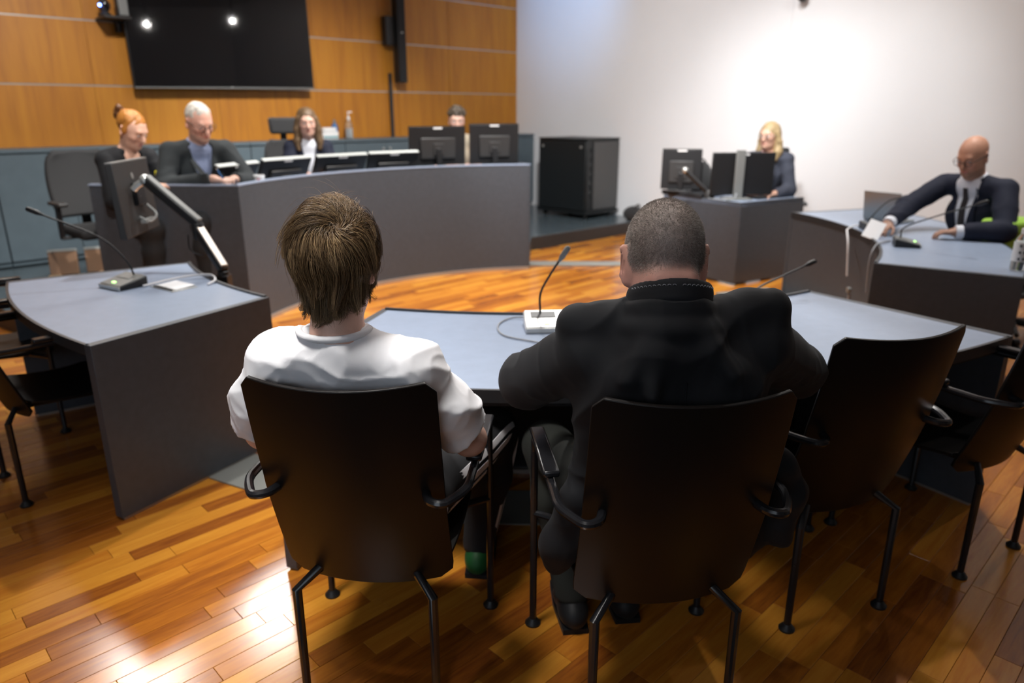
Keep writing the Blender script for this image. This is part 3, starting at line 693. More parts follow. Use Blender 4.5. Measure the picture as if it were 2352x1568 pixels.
# ------------------------------------------------------------------ clerk's desk on the right
F = Vector((2.06, 6.52, 0)); Rr = Vector((2.80, 6.98, 0)); Lf = Vector((1.52, 7.30, 0))
t = thing('clerk_desk', 'angular dark grey desk with monitors in front of the blonde woman', 'desk', F)
l = lambda v: (v.x-F.x, v.y-F.y)
K = Rr+Lf-F
part('tabletop', MB().prism([l(F), l(Rr), l(K), l(Lf)], .725, .76), 'table_top', t, .003)
def vpanel(a, b, z0, z1, th=.03):
    d = (b-a).normalized(); n = Vector((-d.y, d.x, 0))*th
    return MB().prism([l(a), l(b), l(b+n), l(a+n)], z0, z1)
part('front_panel', vpanel(F, Rr, .02, .765), 'panel_gray', t, .002)
part('side_panel', vpanel(Lf, F, .02, .765), 'panel_gray', t, .002)
part('side_shelf', MB().prism([(-.27, .37), (-.56, .80), (-.10, 1.06), (.10, .72)], .762, .80), 'edge_black', t, .003, label='black raised side shelf')
part('end_panel', vpanel(K, Lf, .02, .72), 'panel_gray', t)
ms = screen('desk_monitor', 'wide dark monitor with a grey column stand before the blonde woman', 'monitor', (2.15, 6.86, .76), .10, .60, .38, .03, drop=.04, stand=False, group='monitors on the clerk desk', edge='plastic_dark', boss=False)
part('stand_column', MB().box((-.05, -.05, .23), (.085, .03, .44)), 'plastic_gray', ms, .006); part('stand_foot', MB().box((-.05, -.02, .008), (.24, .20, .016)), 'plastic_gray', ms, .006)
screen('desk_monitor', 'smaller black monitor on an arm left of the wide monitor', 'monitor', (1.66, 7.22, .80), -.28, .38, .38, -.03, drop=.015, group='monitors on the clerk desk', edge='plastic_dark')
t = thing('monitor_arm', 'black slanting support arm on the clerk desk, left of the wide monitor', 'monitor arm', (1.86, 6.93, .76))
part('arm', MB().tube([(-.22, .02, .25), (.0, -.02, .05)], .022, 8), 'plastic_black', t, smooth=True); part('pivot', MB().ball((-.23, .0, .26), .03, 10, 8), 'silver', t, smooth=True); part('base_joint', MB().lathe([(.05, 0), (.05, .05), (.03, .08)], (.01, -.02, 0), 14), 'plastic_dark', t, smooth=True)
t = thing('headset_bag', 'round black bag hanging behind the smaller monitor', 'bag', (1.88, 7.28, .74))
part('body', MB().ball((0, 0, .17), (.11, .07, .17), 14, 10), 'fabric_black', t, smooth=True); part('strap', MB().tube(bez([(-.05, 0, .3), (0, .0, .36), (.05, 0, .3)], 5), .008, 6), 'fabric_black', t)
t = thing('keyboard', 'black keyboard on the clerk desk', 'keyboard', (2.45, 6.98, .76), .5)
part('base', MB().box((0, 0, .01), (.42, .14, .02)), 'plastic_black', t, .004); part('keys', MB().box((0, 0, .022), (.40, .12, .008)), 'plastic_dark', t, .002)
cable('pale cable curving beside the column of the wide monitor', [(2.10, 6.80, .83), (2.05, 6.76, .77), (1.93, 6.80, .765), (1.85, 6.86, .765)], .006, 'cable_gray')
office_chair('black office chair behind the blonde woman', (2.66, 7.42, 0), 2.9, head=True, zs=.44, bh=.44, lean=.06)
# ------------------------------------------------------------------ bald man's desk
t = thing('laptop', 'open grey laptop seen from behind on the bald man\'s desk', 'laptop', (2.86, 5.58, .73), -.95)
part('base', MB().box((0, .11, .009), (.29, .21, .018)), 'laptop_gray', t, .004)
part('keyboard', MB().box((0, .13, .019), (.25, .10, .003)), 'plastic_black', t)
RL = Matrix.Rotation(.18, 3, 'X')
lid = part('lid', MB().box(RL @ Vector((0, 0, .115))+Vector((0, -.006, .012)), (.29, .008, .22), RL), 'laptop_gray', t, .003)
part('display', MB().box(RL @ Vector((0, .006, .115))+Vector((0, -.006, .012)), (.27, .002, .20), RL), 'screen_black', lid)
t = thing('paper_stand', 'white sheet propped up near the edge of the bald man\'s desk', 'paper', (2.44, 4.84, .73), -.42)
part('sheet', MB().box((0, .0, .058), (.105, .004, .14), Matrix.Rotation(-.65, 3, 'X') @ Matrix.Rotation(.35, 3, 'Y')), 'paper', t); part('support', MB().box((0, .04, .03), (.05, .01, .06)), 'plastic_gray', t)
cable('white cable on the bald man\'s desk hanging over its front edge', [(2.66, 5.35, .74), (2.52, 5.28, .75), (2.42, 5.18, .74), (2.36, 5.05, .735), (2.34, 4.97, .66), (2.345, 4.93, .45)], .006, 'cable_white')
cable('grey cable hanging down the front of the bald man\'s desk', [(2.50, 4.72, .735), (2.38, 4.60, .745), (2.29, 4.50, .735), (2.255, 4.47, .65), (2.26, 4.46, .45)], .006, 'cable_gray')
t = thing('cable_grommet', 'round grey grommet on the curved front of the bald man\'s desk', 'grommet', (2.345, 4.90, .36), 1.35)
part('body', MB().lathe([(.02, 0), (.02, .02), (.012, .03)], (0, 0, 0), 12, Matrix.Rotation(PI/2, 3, 'X')), 'silver', t, smooth=True); part('plug', MB().box((0, -.02, -.05), (.02, .02, .05)), 'cable_gray', t, .004)
t = thing('water_bottle', 'clear water bottle with dark dots at the right picture edge', 'bottle', (2.74, 3.83, .73))
part('body', MB().lathe([(.032, 0), (.037, .006), (.037, .14), (.03, .17), (.016, .195), (.014, .20)], n=20), 'clear_plastic', t, smooth=True)
part('label', MB().lathe([(.0385, .05), (.0385, .15)], n=20), 'white_plastic', t, smooth=True)
for k in range(3):
    for a in (-2.3, -1.75, -1.2): part('print_dot', MB().ball((.0385*math.cos(a), .0385*math.sin(a), .065+.035*k), (.006, .006, .008), 8, 6), 'plastic_black', t)
part('cap', MB().lathe([(.017, .198), (.017, .222), (.014, .225)], n=14), 'white_plastic', t, smooth=True)
t = thing('green_bag', 'bright green fabric bag on the far side of the bald man\'s desk', 'bag', (3.31, 4.80, .40), .4)
part('body', MB().box((.02, .0, .22), (.40, .22, .44), taper=.7), 'green_fabric', t, .05, seg=4); part('flap', MB().box((.02, -.01, .42), (.34, .22, .10)), 'green_fabric', t, .03, seg=3)
part('chair_under', MB().box((.02, 0, -.02), (.42, .40, .04)), 'fabric_black', t, .01); part('chair_column', MB().lathe([(.22, -.42), (.22, -.40), (.03, -.38), (.03, -.04)], n=14), 'plastic_black', t)
office_chair('black office chair behind the bald man', (3.60, 4.98, 0), 1.45, zs=.44, bh=.52, lean=.16, bw=.5)
# ------------------------------------------------------------------ pen on the bench wing is held; lamps

# ------------------------------------------------------------------ people: smooth-blended volumes meshed with surface nets
V3 = lambda *a: np.array(a, float)
def rotm(yaw=0, pitch=0, roll=0):
    """columns are right, forward, up; pitch > 0 looks down"""
    return np.array(Matrix.Rotation(yaw, 3, 'Z') @ Matrix.Rotation(-pitch, 3, 'X') @ Matrix.Rotation(roll, 3, 'Y'))
class SDF:
    def __init__(s, lo, hi, res):
        s.lo = np.array(lo, np.float32); s.res = res
        s.n = np.ceil((np.array(hi)-np.array(lo))/res).astype(int)+1
        s.f = np.full(s.n, .5, np.float32)
    def sl(s, lo, hi):
        a = np.clip(np.floor((np.array(lo)-s.lo)/s.res).astype(int), 0, s.n-1); b = np.clip(np.ceil((np.array(hi)-s.lo)/s.res).astype(int)+1, 1, s.n)
        if np.any(b <= a): return None, None
        g = [s.lo[i]+s.res*np.arange(a[i], b[i], dtype=np.float32) for i in range(3)]
        P = (g[0][:, None, None], g[1][None, :, None], g[2][None, None, :])
        return tuple(slice(a[i], b[i]) for i in range(3)), P
    def mix(s, S, d, k, sub):
        o = s.f[S]
        if sub:
            h = np.maximum(k-np.abs(o+d), 0)/k; s.f[S] = np.maximum(o, -d)+h*h*k*.25
        else:
            h = np.maximum(k-np.abs(o-d), 0)/k; s.f[S] = np.minimum(o, d)-h*h*k*.25
    def cap(s, a, b, ra, rb=None, k=.02, sub=False, flat=None):
        rb = ra if rb is None else rb; a = np.array(a, float); b = np.array(b, float); m = max(ra, rb)+k+2*s.res
        S, P = s.sl(np.minimum(a, b)-m, np.maximum(a, b)+m)
        if S is None: return s
        ba = b-a; L = float(ba @ ba)+1e-9
        t = np.clip(((P[0]-a[0])*ba[0]+(P[1]-a[1])*ba[1]+(P[2]-a[2])*ba[2])/L, 0, 1)
        d = np.sqrt((P[0]-a[0]-t*ba[0])**2+(P[1]-a[1]-t*ba[1])**2+(P[2]-a[2]-t*ba[2])**2)-(ra+(rb-ra)*t)
        s.mix(S, d, k, sub); return s
    def chain(s, pts, rs, k=.02, sub=False):
        for i in range(len(pts)-1): s.cap(pts[i], pts[i+1], rs[i], rs[i+1], k, sub)
        return s
    def ell(s, c, r, R=None, k=.02, sub=False):
        c = np.array(c, float); r = np.array(r, float); m = r.max()+k+2*s.res
        S, P = s.sl(c-m, c+m)
        if S is None: return s
        X, Y, Z = P[0]-c[0], P[1]-c[1], P[2]-c[2]
        if R is not None: X, Y, Z = (R[0, i]*X+R[1, i]*Y+R[2, i]*Z for i in range(3))
        k0 = np.sqrt((X/r[0])**2+(Y/r[1])**2+(Z/r[2])**2)+1e-6; k1 = np.sqrt((X/r[0]**2)**2+(Y/r[1]**2)**2+(Z/r[2]**2)**2)+1e-6
        s.mix(S, (k0*(k0-1)/k1).astype(np.float32), k, sub); return s
    def half(s, p, n, lo=None, hi=None, k=.006):
        """keep the side n points away from, inside the box lo..hi"""
        n = np.array(n, float); n = n/np.linalg.norm(n)
        S, P = s.sl(s.lo if lo is None else lo, s.lo+s.res*s.n if hi is None else hi)
        d = (P[0]-p[0])*n[0]+(P[1]-p[1])*n[1]+(P[2]-p[2])*n[2]
        s.f[S] = np.maximum(s.f[S], d); return s
    def wedge(s, apex, R, wtop, h, depth, y0):
        """remove a V: apex at the bottom, opening upward (local x right, y front, z up)"""
        S, P = s.sl(np.array(apex)-.35, np.array(apex)+.6)
        X, Y, Z = P[0]-apex[0], P[1]-apex[1], P[2]-apex[2]
        x, y, z = (R[0, i]*X+R[1, i]*Y+R[2, i]*Z for i in range(3))
        d = np.maximum((np.abs(x)-wtop*np.clip(z/h, 0, 1.2))*.9, -(y-y0)); d = np.maximum(d, -z)
        s.f[S] = np.maximum(s.f[S], -d.astype(np.float32)); return s
    def mesh(s, smooth=1):
        f = s.f.copy(); f[[0, -1]] = .5; f[:, [0, -1]] = .5; f[:, :, [0, -1]] = .5
        n = s.n; sg = f < 0; E = np.eye(3, dtype=int); ids = []; pos = []; quads = []
        st = np.array([n[1]*n[2], n[2], 1])
        for ax in range(3):
            A = [slice(None)]*3; B = [slice(None)]*3; A[ax] = slice(0, -1); B[ax] = slice(1, None); A, B = tuple(A), tuple(B)
            I = np.argwhere(sg[A] != sg[B])
            if len(I) == 0: continue
            f0 = f[A][tuple(I.T)]; f1 = f[B][tuple(I.T)]; t = f0/(f0-f1)
            p = I.astype(float); p[:, ax] += t
            u, v = (ax+1) % 3, (ax+2) % 3
            c = [I-E[u]-E[v], I-E[v], I, I-E[u]]
            cid = [q @ st for q in c]
            for q in cid: ids.append(q); pos.append(p)
            Q = np.stack(cid, 1); flip = ~sg[A][tuple(I.T)]; Q[flip] = Q[flip][:, ::-1]; quads.append(Q)
        ids = np.concatenate(ids); pos = np.concatenate(pos); Q = np.concatenate(quads)
        un, inv = np.unique(ids, return_inverse=True); cnt = np.bincount(inv)
        v = np.stack([np.bincount(inv, pos[:, i])/cnt for i in range(3)], 1)
        q = np.searchsorted(un, Q)
        for _ in range(smooth):
            acc = np.zeros_like(v); c = np.zeros(len(v))
            for i in range(4):
                a, b = q[:, i], q[:, (i+1) % 4]
                for j in range(3): acc[:, j] += np.bincount(a, v[b, j], len(v))
                c += np.bincount(a, minlength=len(v))
            v = v*.5+.5*acc/c[:, None]
        return v*s.res+s.lo, q
def npmesh(name, v, q, col=None):
    me = bpy.data.meshes.new(name); k = q.shape[1]
    me.vertices.add(len(v)); me.vertices.foreach_set('co', np.ascontiguousarray(v, np.float32).ravel())
    me.loops.add(q.size); me.loops.foreach_set('vertex_index', np.ascontiguousarray(q, np.int32).ravel())
    me.polygons.add(len(q)); me.polygons.foreach_set('loop_start', np.arange(0, q.size, k, dtype=np.int32))
    me.update(calc_edges=True); me.polygons.foreach_set('use_smooth', [True]*len(q))
    if col is not None:
        a = me.attributes.new('col', 'FLOAT_COLOR', 'POINT'); c = np.ones((len(v), 4), np.float32); c[:, :3] = col; a.data.foreach_set('color', c.ravel())
    return me
def vnoise(p, sc, seed=0):
    """cheap smooth noise -1..1 from summed sines"""
    r = np.random.RandomState(seed); o = np.zeros(len(p))
    for i in range(7):
        d = r.normal(size=3); d /= np.linalg.norm(d); o += np.sin(p @ d*sc*r.uniform(.6, 1.7)+r.uniform(0, 6.28))
    return o/4
def wrinkle(p, sc, amp, seed=0):
    w_ = p+.018*np.stack([vnoise(p, sc*1.1, seed+1), vnoise(p, sc*1.1, seed+2), vnoise(p, sc*1.1, seed+3)], 1)
    a = vnoise(w_*V3(1, 1, 1.5), sc, seed); b = vnoise(w_*V3(1.4, 1, 1), sc*2.1, seed+7)
    return amp*((1-np.abs(np.clip(a, -1, 1)))**3-.35)+amp*.35*((1-np.abs(np.clip(b, -1, 1)))**3-.35)
def normals(v, q):
    n = np.cross(v[q[:, 2]]-v[q[:, 0]], v[q[:, 3]]-v[q[:, 1]]); o = np.zeros_like(v)
    for i in range(4):
        for j in range(3): o[:, j] += np.bincount(q[:, i], n[:, j], len(v))
    return o/(np.linalg.norm(o, axis=1)[:, None]+1e-12)
mat('skin', (.6, .36, .27), .5, attr='col', bump=.12, scale=350, var=.05, vscale=40)
for nme, c, r in (('cloth_black', (.0105, .0108, .0125), .75), ('cloth_navy', (.014, .017, .032), .75), ('cloth_charcoal', (.025, .029, .031), .8), ('cloth_dark', (.016, .016, .018), .8), ('cloth_bluegray', (.05, .055, .075), .8),
                  ('shirt_blue', (.16, .19, .29), .75), ('shirt_white', (.72, .74, .80), .75), ('tshirt_white', (.78, .77, .79), .8), ('knit_beige', (.42, .36, .27), .85), ('tie_dark', (.035, .03, .03), .6), ('trousers_dark', (.02, .021, .023), .8), ('trousers_green', (.02, .022, .019), .85), ('shoe_black', (.01, .01, .011), .5), ('shoe_green', (.012, .075, .02), .5), ('kerchief', (.05, .10, .36), .7), ('scarf_pink', (.5, .33, .33), .8)):
    mat(nme, c, r, bump=.10, scale=1100, var=.06, vscale=15, sheen=.02, spec=.25)
for nme, c in (('hair_brown', (.085, .052, .026)), ('hair_dark', (.075, .055, .038)), ('hair_long', (.13, .08, .042)), ('hair_red', (.36, .14, .025)), ('hair_redbun', (.10, .04, .015)), ('hair_gray', (.46, .43, .38)), ('hair_blond', (.37, .265, .135))):
    mat(nme, c, .42, var=.35, vscale=1, stretch=(70, 70, 14), bump=.6, scale=2.2)
mat('hair_strand', (.11, .066, .032), .34, var=.0, attr='col'); mat('stubble', (.2, .17, .15), .5, attr='col')
mat('eye_white', (.7, .7, .7), .2, bump=.01); mat('eye_dark', (.02, .02, .025), .2, bump=.01)
SK = dict(pale=(.66, .40, .31), rosy=(.60, .33, .25), tan=(.52, .27, .18), warm=(.62, .36, .26))

def add_hand(s, wr, d, up, curl=.5, left=False, sc=1.0):
    """palm and five fingers: d points along the hand, up out of the back of the hand"""
    d = d/np.linalg.norm(d); side = np.cross(d, up); side /= np.linalg.norm(side); up = np.cross(side, d)
    if left: side = -side
    s.cap(wr, wr+d*.02*sc, .026*sc, .027*sc, .02)
    for j in range(4): s.cap(wr+d*.02*sc+side*(j-1.5)*.012*sc, wr+d*.09*sc+side*(j-1.5)*.020*sc, .0155*sc, .0125*sc, .012)
    for j, ln in enumerate((.066, .076, .072, .056)):
        p = wr+d*.092*sc+side*(j-1.5)*.0205*sc; a = curl*.6
        for seg, fr in ((0, .45), (1, .32), (2, .23)):
            dd = d*math.cos(a)-up*math.sin(a)+side*(j-1.5)*.05*(1-curl); e = p+dd*ln*fr*1.05*sc
            s.cap(p, e, (.0092-.001*seg)*sc, (.0085-.001*seg)*sc, .004); p = e; a += curl*.75
    p = wr+d*.03*sc-side*.024*sc; a = 0
    e = p+(d*.62-side*.72-up*.25)*.042*sc; s.cap(p, e, .014*sc, .0115*sc, .012)
    e2 = e+(d*.85-side*.30-up*.35)*.032*sc; s.cap(e, e2, .0105*sc, .0098*sc, .005); e3 = e2+(d*.9+side*.05-up*.4)*.027*sc; s.cap(e2, e3, .0098*sc, .008*sc, .004)

def head_sdf(s, c, R, sc=1.0, ears=1.0, jaw=1.0):
    """c: middle of the head; about .235 tall"""
    T = lambda x, y, z: c+R @ (V3(x, y, z)*sc)
    E = lambda x, y, z, r, k=.02, sub=False, RR=None: s.ell(T(x, y, z), np.array(r)*sc, R if RR is None else R @ RR, k, sub)
    E(0, -.014, .032, (.0765, .098, .088), .03)
    E(0, .028, -.03, (.062*jaw, .066, .088), .05)
    E(0, .042, -.088, (.043*jaw, .048, .032), .04)
    E(0, .078, -.101, (.018, .016, .015), .025)
    s.cap(T(-.033, .083, .022), T(.033, .083, .022), .013*sc, .013*sc, .02)
    for x in (-1, 1):
        E(x*.034, .098, -.002, (.017, .012, .012), .015, True)
        E(x*.038, .064, -.030, (.022, .022, .018), .025)
        E(x*.033, .080, -.002, (.0155, .0125, .012), .006)
        E(x*.011, .105, -.040, (.0085, .009, .007), .008)
    s.chain([T(0, .095, .008), T(0, .107, -.018), T(0, .118, -.034)], [.008*sc, .0095*sc, .0115*sc], .012)
    s.cap(T(-.019, .092, -.066), T(.019, .092, -.066), .0075*sc, None, .008); E(0, .097, -.066, (.016, .009, .0105), .006)
    s.cap(T(-.024, .101, -.0665), T(.024, .101, -.0665), .0022*sc, None, .003, True)
    if ears:
        for x in (-1, 1):
            RR = rotm(x*-.72, 0, x*.16); q = ears
            E(x*.081, -.014, -.012, (.0078*q, .0215*q, .035*q), .005, False, RR)
            E(x*.074, -.004, -.012, (.010, .012, .022), .01, False, RR)
            E(x*(.0875+.004*(q-1)), -.006, -.008, (.006, .0125*q, .021*q), .006, True, RR)
            E(x*.079, -.006, -.014-.029*q, (.007, .010, .011), .008, False, RR)
def head_colors(v, c, R, sc, base, lips=(.5, .18, .15)):
    l = ((v-c) @ R)/sc; col = np.tile(np.array(base), (len(v), 1))
    ck = np.exp(-(((np.abs(l[:, 0])-.04)/.025)**2+((l[:, 1]-.08)/.04)**2+((l[:, 2]+.035)/.03)**2)); col = col*(1-.3*ck[:, None])+np.array((.6, .25, .19))*.3*ck[:, None]
    lp = np.exp(-((l[:, 0]/.021)**4+((l[:, 2]+.066)/.009)**4+((l[:, 1]-.1)/.03)**4)); col = col*(1-lp[:, None])+np.array(lips)*lp[:, None]
    er = np.clip((np.abs(l[:, 0])-.074)/.008, 0, 1)*(np.abs(l[:, 2]+.01) < .06); col = col*(1-.25*er[:, None])+np.array((.55, .22, .17))*.25*er[:, None]
    return col, l
def mixc(col, m, c): return col*(1-m[:, None])+np.array(c)*m[:, None]

def surf(ap, l, x, z, w=.016):
    for w in (.014, .03, .06):
        k = (np.abs(l[:, 0]-x) < w) & (np.abs(l[:, 2]-z) < w)
        if k.any() and l[k, 1].max() > .02: break
    k = (np.abs(l[:, 0]-x) < w) & (np.abs(l[:, 2]-z) < w); return float(l[k, 1].max()) if k.any() else .1
class Person:
    """joints in world space"""
    def __init__(s, label, base, rz, hc, HR, seat, lean=0, k=1.0, skin='warm', elb=None, wri=None, sh=None, group=None, chest=None, knees=None, sw=.185, hs=1.0, neck=None, neckr=.060):
        s.t = thing('person', label, 'person', base, 0, group); s.base = V3(*base)
        s.R = rotm(rz); s.hc = V3(*hc); s.HR = HR; s.k = k; s.hs = hs; s.skin = SK[skin]; s.rz = rz
        s.pel = V3(base[0], base[1], seat+.10)
        s.neck = s.hc-HR @ V3(0, .018, .118)*hs+s.R @ V3(0, -.012, -.055)
        s.neckr = neckr
        if neck is not None: s.neck = V3(*neck)
        if sh is None:
            m = s.neck+s.R @ V3(0, -.0, -.055); s.sh = [m+s.R @ V3(-sw*k, 0, 0), m+s.R @ V3(sw*k, 0, 0)]
        else: s.sh = [V3(*q) for q in sh]
        mid = (s.sh[0]+s.sh[1])/2
        s.ch = V3(*chest) if chest is not None else mid*.66+s.pel*.34+s.R @ V3(0, .0, 0)
        up = s.neck-s.pel; up /= np.linalg.norm(up); ax = s.sh[1]-s.sh[0]; ax /= np.linalg.norm(ax); fw = np.cross(up, ax); fw /= np.linalg.norm(fw)
        ax = np.cross(fw, up); s.TR = np.stack([ax, fw, up], 1)
        s.el = [V3(*q) for q in elb]; s.wr = [V3(*q) for q in wri]
        s.hip = [s.pel+s.R @ V3(x*.09, .02, -.01) for x in (-1, 1)]
        s.kn = [V3(*q) for q in knees] if knees else [s.pel+s.R @ V3(x*.13, .45, .03) for x in (-1, 1)]
        fz = base[2]
        s.an = [np.array([q[0], q[1], fz+.09])+s.R @ V3(0, -.03, 0) for q in s.kn]
        allp = np.array([s.pel, s.hc, *s.sh, *s.el, *s.wr, *s.kn, *s.an]); s.lo = allp.min(0)-.27; s.hi = allp.max(0)+.2; s.lo[2] = fz-.03; s.hi[2] = s.hc[2]+.17
    def grid(s, res, zlo=None, zhi=None):
        lo, hi = s.lo.copy(), s.hi.copy()
        if zlo is not None: lo[2] = zlo
        if zhi is not None: hi[2] = zhi
        return SDF(lo, hi, res)
    def torso(s, g, e=0, k=.06, arms=False):
        K = s.k; T = s.TR
        g.ell(s.pel, np.array((.165*K, .125, .11))+e, s.R, k)
        ab = s.pel*.6+s.ch*.4
        g.ell(ab, np.array((.145*K, .105, .17))+e, T, k)
        g.ell(s.ch, np.array((.162*K, .108, .18))+e, T, k)
        mid = (s.sh[0]+s.sh[1])/2
        for i in (0, 1): g.cap(mid*.6+s.neck*.4, s.sh[i], .058+e, .054+e, k)
    def limbs(s, g, e=0, k=.03, hand=True, curl=.6, sc=1):
        for i in (0, 1):
            g.chain([s.sh[i], s.el[i]], [.052*s.k+e, .041*s.k+e], k); g.chain([s.el[i], s.wr[i]], [.041*s.k+e, .027*s.k+e], k)
    def legs(s, g, e=0, k=.04, bottom=0):
        for i in (0, 1):
            g.chain([s.hip[i], s.kn[i]], [.085+e, .058+e], k); a = s.kn[i]+(s.an[i]-s.kn[i])*(1-bottom)
            m = s.kn[i]*.65+s.an[i]*.35+s.R @ V3(0, -.02, 0)
            g.chain([s.kn[i], m, s.an[i]], [.056+e, .055+e*1.2, .036+e*1.4], k)
    def emit(s, name, v, q, m, col=None, parent=None, label=None, kind=None):
        me = npmesh(name, v-s.base, q, col)
        return part(name, me, m, parent if parent is not None else s.t, label=label, kind=kind, smooth=False)
    def body(s, res=.008, curl=.6, zlo=None, ears=1.0, jaw=1.0, colfn=None, hand_dirs=None, smooth=1, extra=None, hsc=1.0):
        g = s.grid(res, zlo); s.torso(g); s.limbs(g); s.legs(g)
        for i in (0, 1):
            g.cap(s.an[i], s.an[i]+s.R @ V3(0, .14, -.06), .035, .03, .03)
            d = s.wr[i]-s.el[i]; d /= np.linalg.norm(d); up = V3(0, 0, 1)
            if hand_dirs and hand_dirs[i] is not None: d, up = V3(*hand_dirs[i][0]), V3(*hand_dirs[i][1])
            add_hand(g, s.wr[i], d, up, curl, left=(i == 0), sc=hsc)
        g.chain([s.neck-V3(0, 0, .03), s.hc-s.HR @ V3(0, .012, .06)*s.hs], [s.neckr*s.k+.004, s.neckr*s.k-.004], .03)
        head_sdf(g, s.hc, s.HR, s.hs, ears, jaw)
        if extra: extra(g)
        v, q = g.mesh(smooth); col, l = head_colors(v, s.hc, s.HR, s.hs, s.skin)
        if colfn: col = colfn(col, l, v)
        s.bodyobj = s.emit('body', v, q, 'skin', col); return s.bodyobj
    def eyes(s, down=.0):
        for x in (-1, 1):
            p = s.hc+s.HR @ (V3(x*.033, .0845, -.003)*s.hs)
            o = part('eye', MB().ball(p-s.base, .0098*s.hs, 12, 8), 'eye_white', s.t, smooth=True)
            part('iris', MB().ball(p+s.HR @ (V3(0, .0062, -.002)*s.hs)-s.base, .0052*s.hs, 10, 6), 'eye_dark', o, smooth=True)
            b = [s.hc+s.HR @ (V3(x*a, y, z)*s.hs)-s.base for a, y, z in ((.014, .098, .017), (.03, .0965, .022), (.05, .083, .016))]
            part('eyebrow', MB().tube(bez(b, 4), .0034, 6, flat=.6), s.brow, s.t, smooth=True)
    brow = 'hair_dark'
    def glasses(s, m='plastic_dark'):
        T = lambda x, y, z: s.hc+s.HR @ (V3(x, y, z)*s.hs)-s.base; mb = MB()
        fr = None
        for x in (-1, 1):
            ring = [T(x*.034+.024*math.cos(a), .108, -.004+.018*math.sin(a)) for a in np.linspace(0, 2*PI, 17)]; mb.tube(ring, .0018, 5)
            mb.tube([T(x*.058, .107, .004), T(x*.073, .09, .006), T(x*.084, .0, .004), T(x*.084, -.02, -.008)], .002, 5)
        mb.tube([T(-.011, .109, .0), T(0, .113, .003), T(.011, .109, .0)], .0018, 5)
        fr = part('glasses', mb, m, s.t)
        for x in (-1, 1): part('lens', MB().add([T(x*.034+.0225*math.cos(a), .1075, -.004+.0165*math.sin(a)) for a in np.linspace(0, 2*PI, 13)[:-1]], [tuple(range(12))]), 'glass_lens', fr)
    def jacket(s, m, res=.01, e=.018, v=True, apex=.10, wtop=.075, name='jacket', sleeve=1.0, bulk=None, smooth=1, ncut=None, wr=1.0):
        g = s.grid(res, s.pel[2]-.14, s.neck[2]+.06); s.torso(g, e, .05)
        for i in (0, 1):
            w_ = s.el[i]+(s.wr[i]-s.el[i])*(.97*sleeve)
            g.ell(s.sh[i]+s.R @ V3((-1, 1)[i]*-.008, 0, .006), (.066+e*.6, .058+e*.5, .05+e*.4), s.TR, .025)
            g.chain([s.sh[i], s.el[i]], [.056*s.k+e, .048*s.k+e], .012); g.chain([s.el[i], w_], [.048*s.k+e, .034*s.k+e], .02)
            d = w_-s.el[i]; d /= np.linalg.norm(d); g.half(w_, d, w_-.07, w_+.09)
        for i in (0, 1): g.chain([s.hip[i]-s.R @ V3(0, .06, 0), s.hip[i]+s.R @ V3(0, .10, .02)], [.10+e, .085+e], .04)
        if bulk: bulk(g)
        ap = s.pel*(1-apex)+s.ch*apex+s.TR @ V3(0, .03, .05)
        if v:
            top = np.linalg.norm(s.neck-ap); g.wedge(ap, s.TR, wtop, top, .2, .03)
        if ncut: ncut(g)
        else: g.cap(s.neck-s.TR @ V3(0, .0, .03), s.neck+s.TR @ V3(0, .03, .14), .062*s.k+.004, .066*s.k+.01, .01, True)
        vv, q = g.mesh(smooth); n = normals(vv, q); vv = vv+n*(wr*wrinkle(vv, 15, .006, 3))[:, None]
        o = s.emit(name, vv, q, m); s.ap = ap; s.jk = o
        if v:
            h = np.linalg.norm(s.neck-ap); jl = (vv-ap) @ s.TR
            for x in (-1, 1):
                mb = MB(); r = []
                for t in np.linspace(0.02, .98, 12):
                    xx = wtop*t; wv = .042*math.sin(PI*min(1, t*1.15))**.6+.004
                    r.append([ap+s.TR @ V3(x*(xx-.002+wv*a), surf(ap, jl, x*(xx+.008+wv*a), h*t-.012*a)+.006, h*t-.012*a) for a in (0, .5, 1)])
                r = [[tuple(p-s.base) for p in row] for row in r]
                mb.sheet(r if x < 0 else r[::-1], .006)
                part('lapel', mb, m, o, smooth=True)
        return o
    def shirt(s, m, res=.01, e=.008, name='shirt', collar=True, cuffs=False):
        g = s.grid(res, s.pel[2]-.05, s.neck[2]+.06); s.torso(g, e, .06)
        g.chain([s.neck-V3(0, 0, .05), s.neck+s.TR @ V3(0, .0, .022)], [.068*s.k, .064*s.k], .03)
        if cuffs:
            for i in (0, 1):
                d = s.wr[i]-s.el[i]; d /= np.linalg.norm(d); g.f = g.f
        g.cap(s.neck-s.TR @ V3(0, 0, .01), s.neck+s.TR @ V3(0, .02, .12), .056*s.k, .062*s.k, .006, True)
        vv, q = g.mesh(1); o = s.emit(name, vv, q, m); s.shv = vv
        if cuffs:
            for i in (0, 1):
                d = s.wr[i]-s.el[i]; d /= np.linalg.norm(d); a = s.wr[i]-d*.03-s.base; part('cuff', MB().tube([a, a+d*.045], [.042*s.k, .040*s.k], 14), m, o, smooth=True)
        if collar:
            for x in (-1, 1):
                p = s.neck+s.TR @ V3(0, .0, -.005)-s.base; mb = MB(); g2 = []
                for a in np.linspace(.15, 2.0, 9):
                    aa = PI/2-a*1.0 if x > 0 else PI/2+a*1.0
                    c_ = V3(math.cos(aa)*.070*s.k, math.sin(aa)*.068*s.k, 0)
                    g2.append([tuple(p+s.TR @ (c_*1.0+V3(0, 0, .028+.008*a))), tuple(p+s.TR @ (c_*1.18+V3(0, .012, -.012-.012*max(0, 1-a*1.4))))])
                mb.sheet(g2, .003 if x > 0 else -.003); part('collar', mb, m, o, smooth=True)
        return o
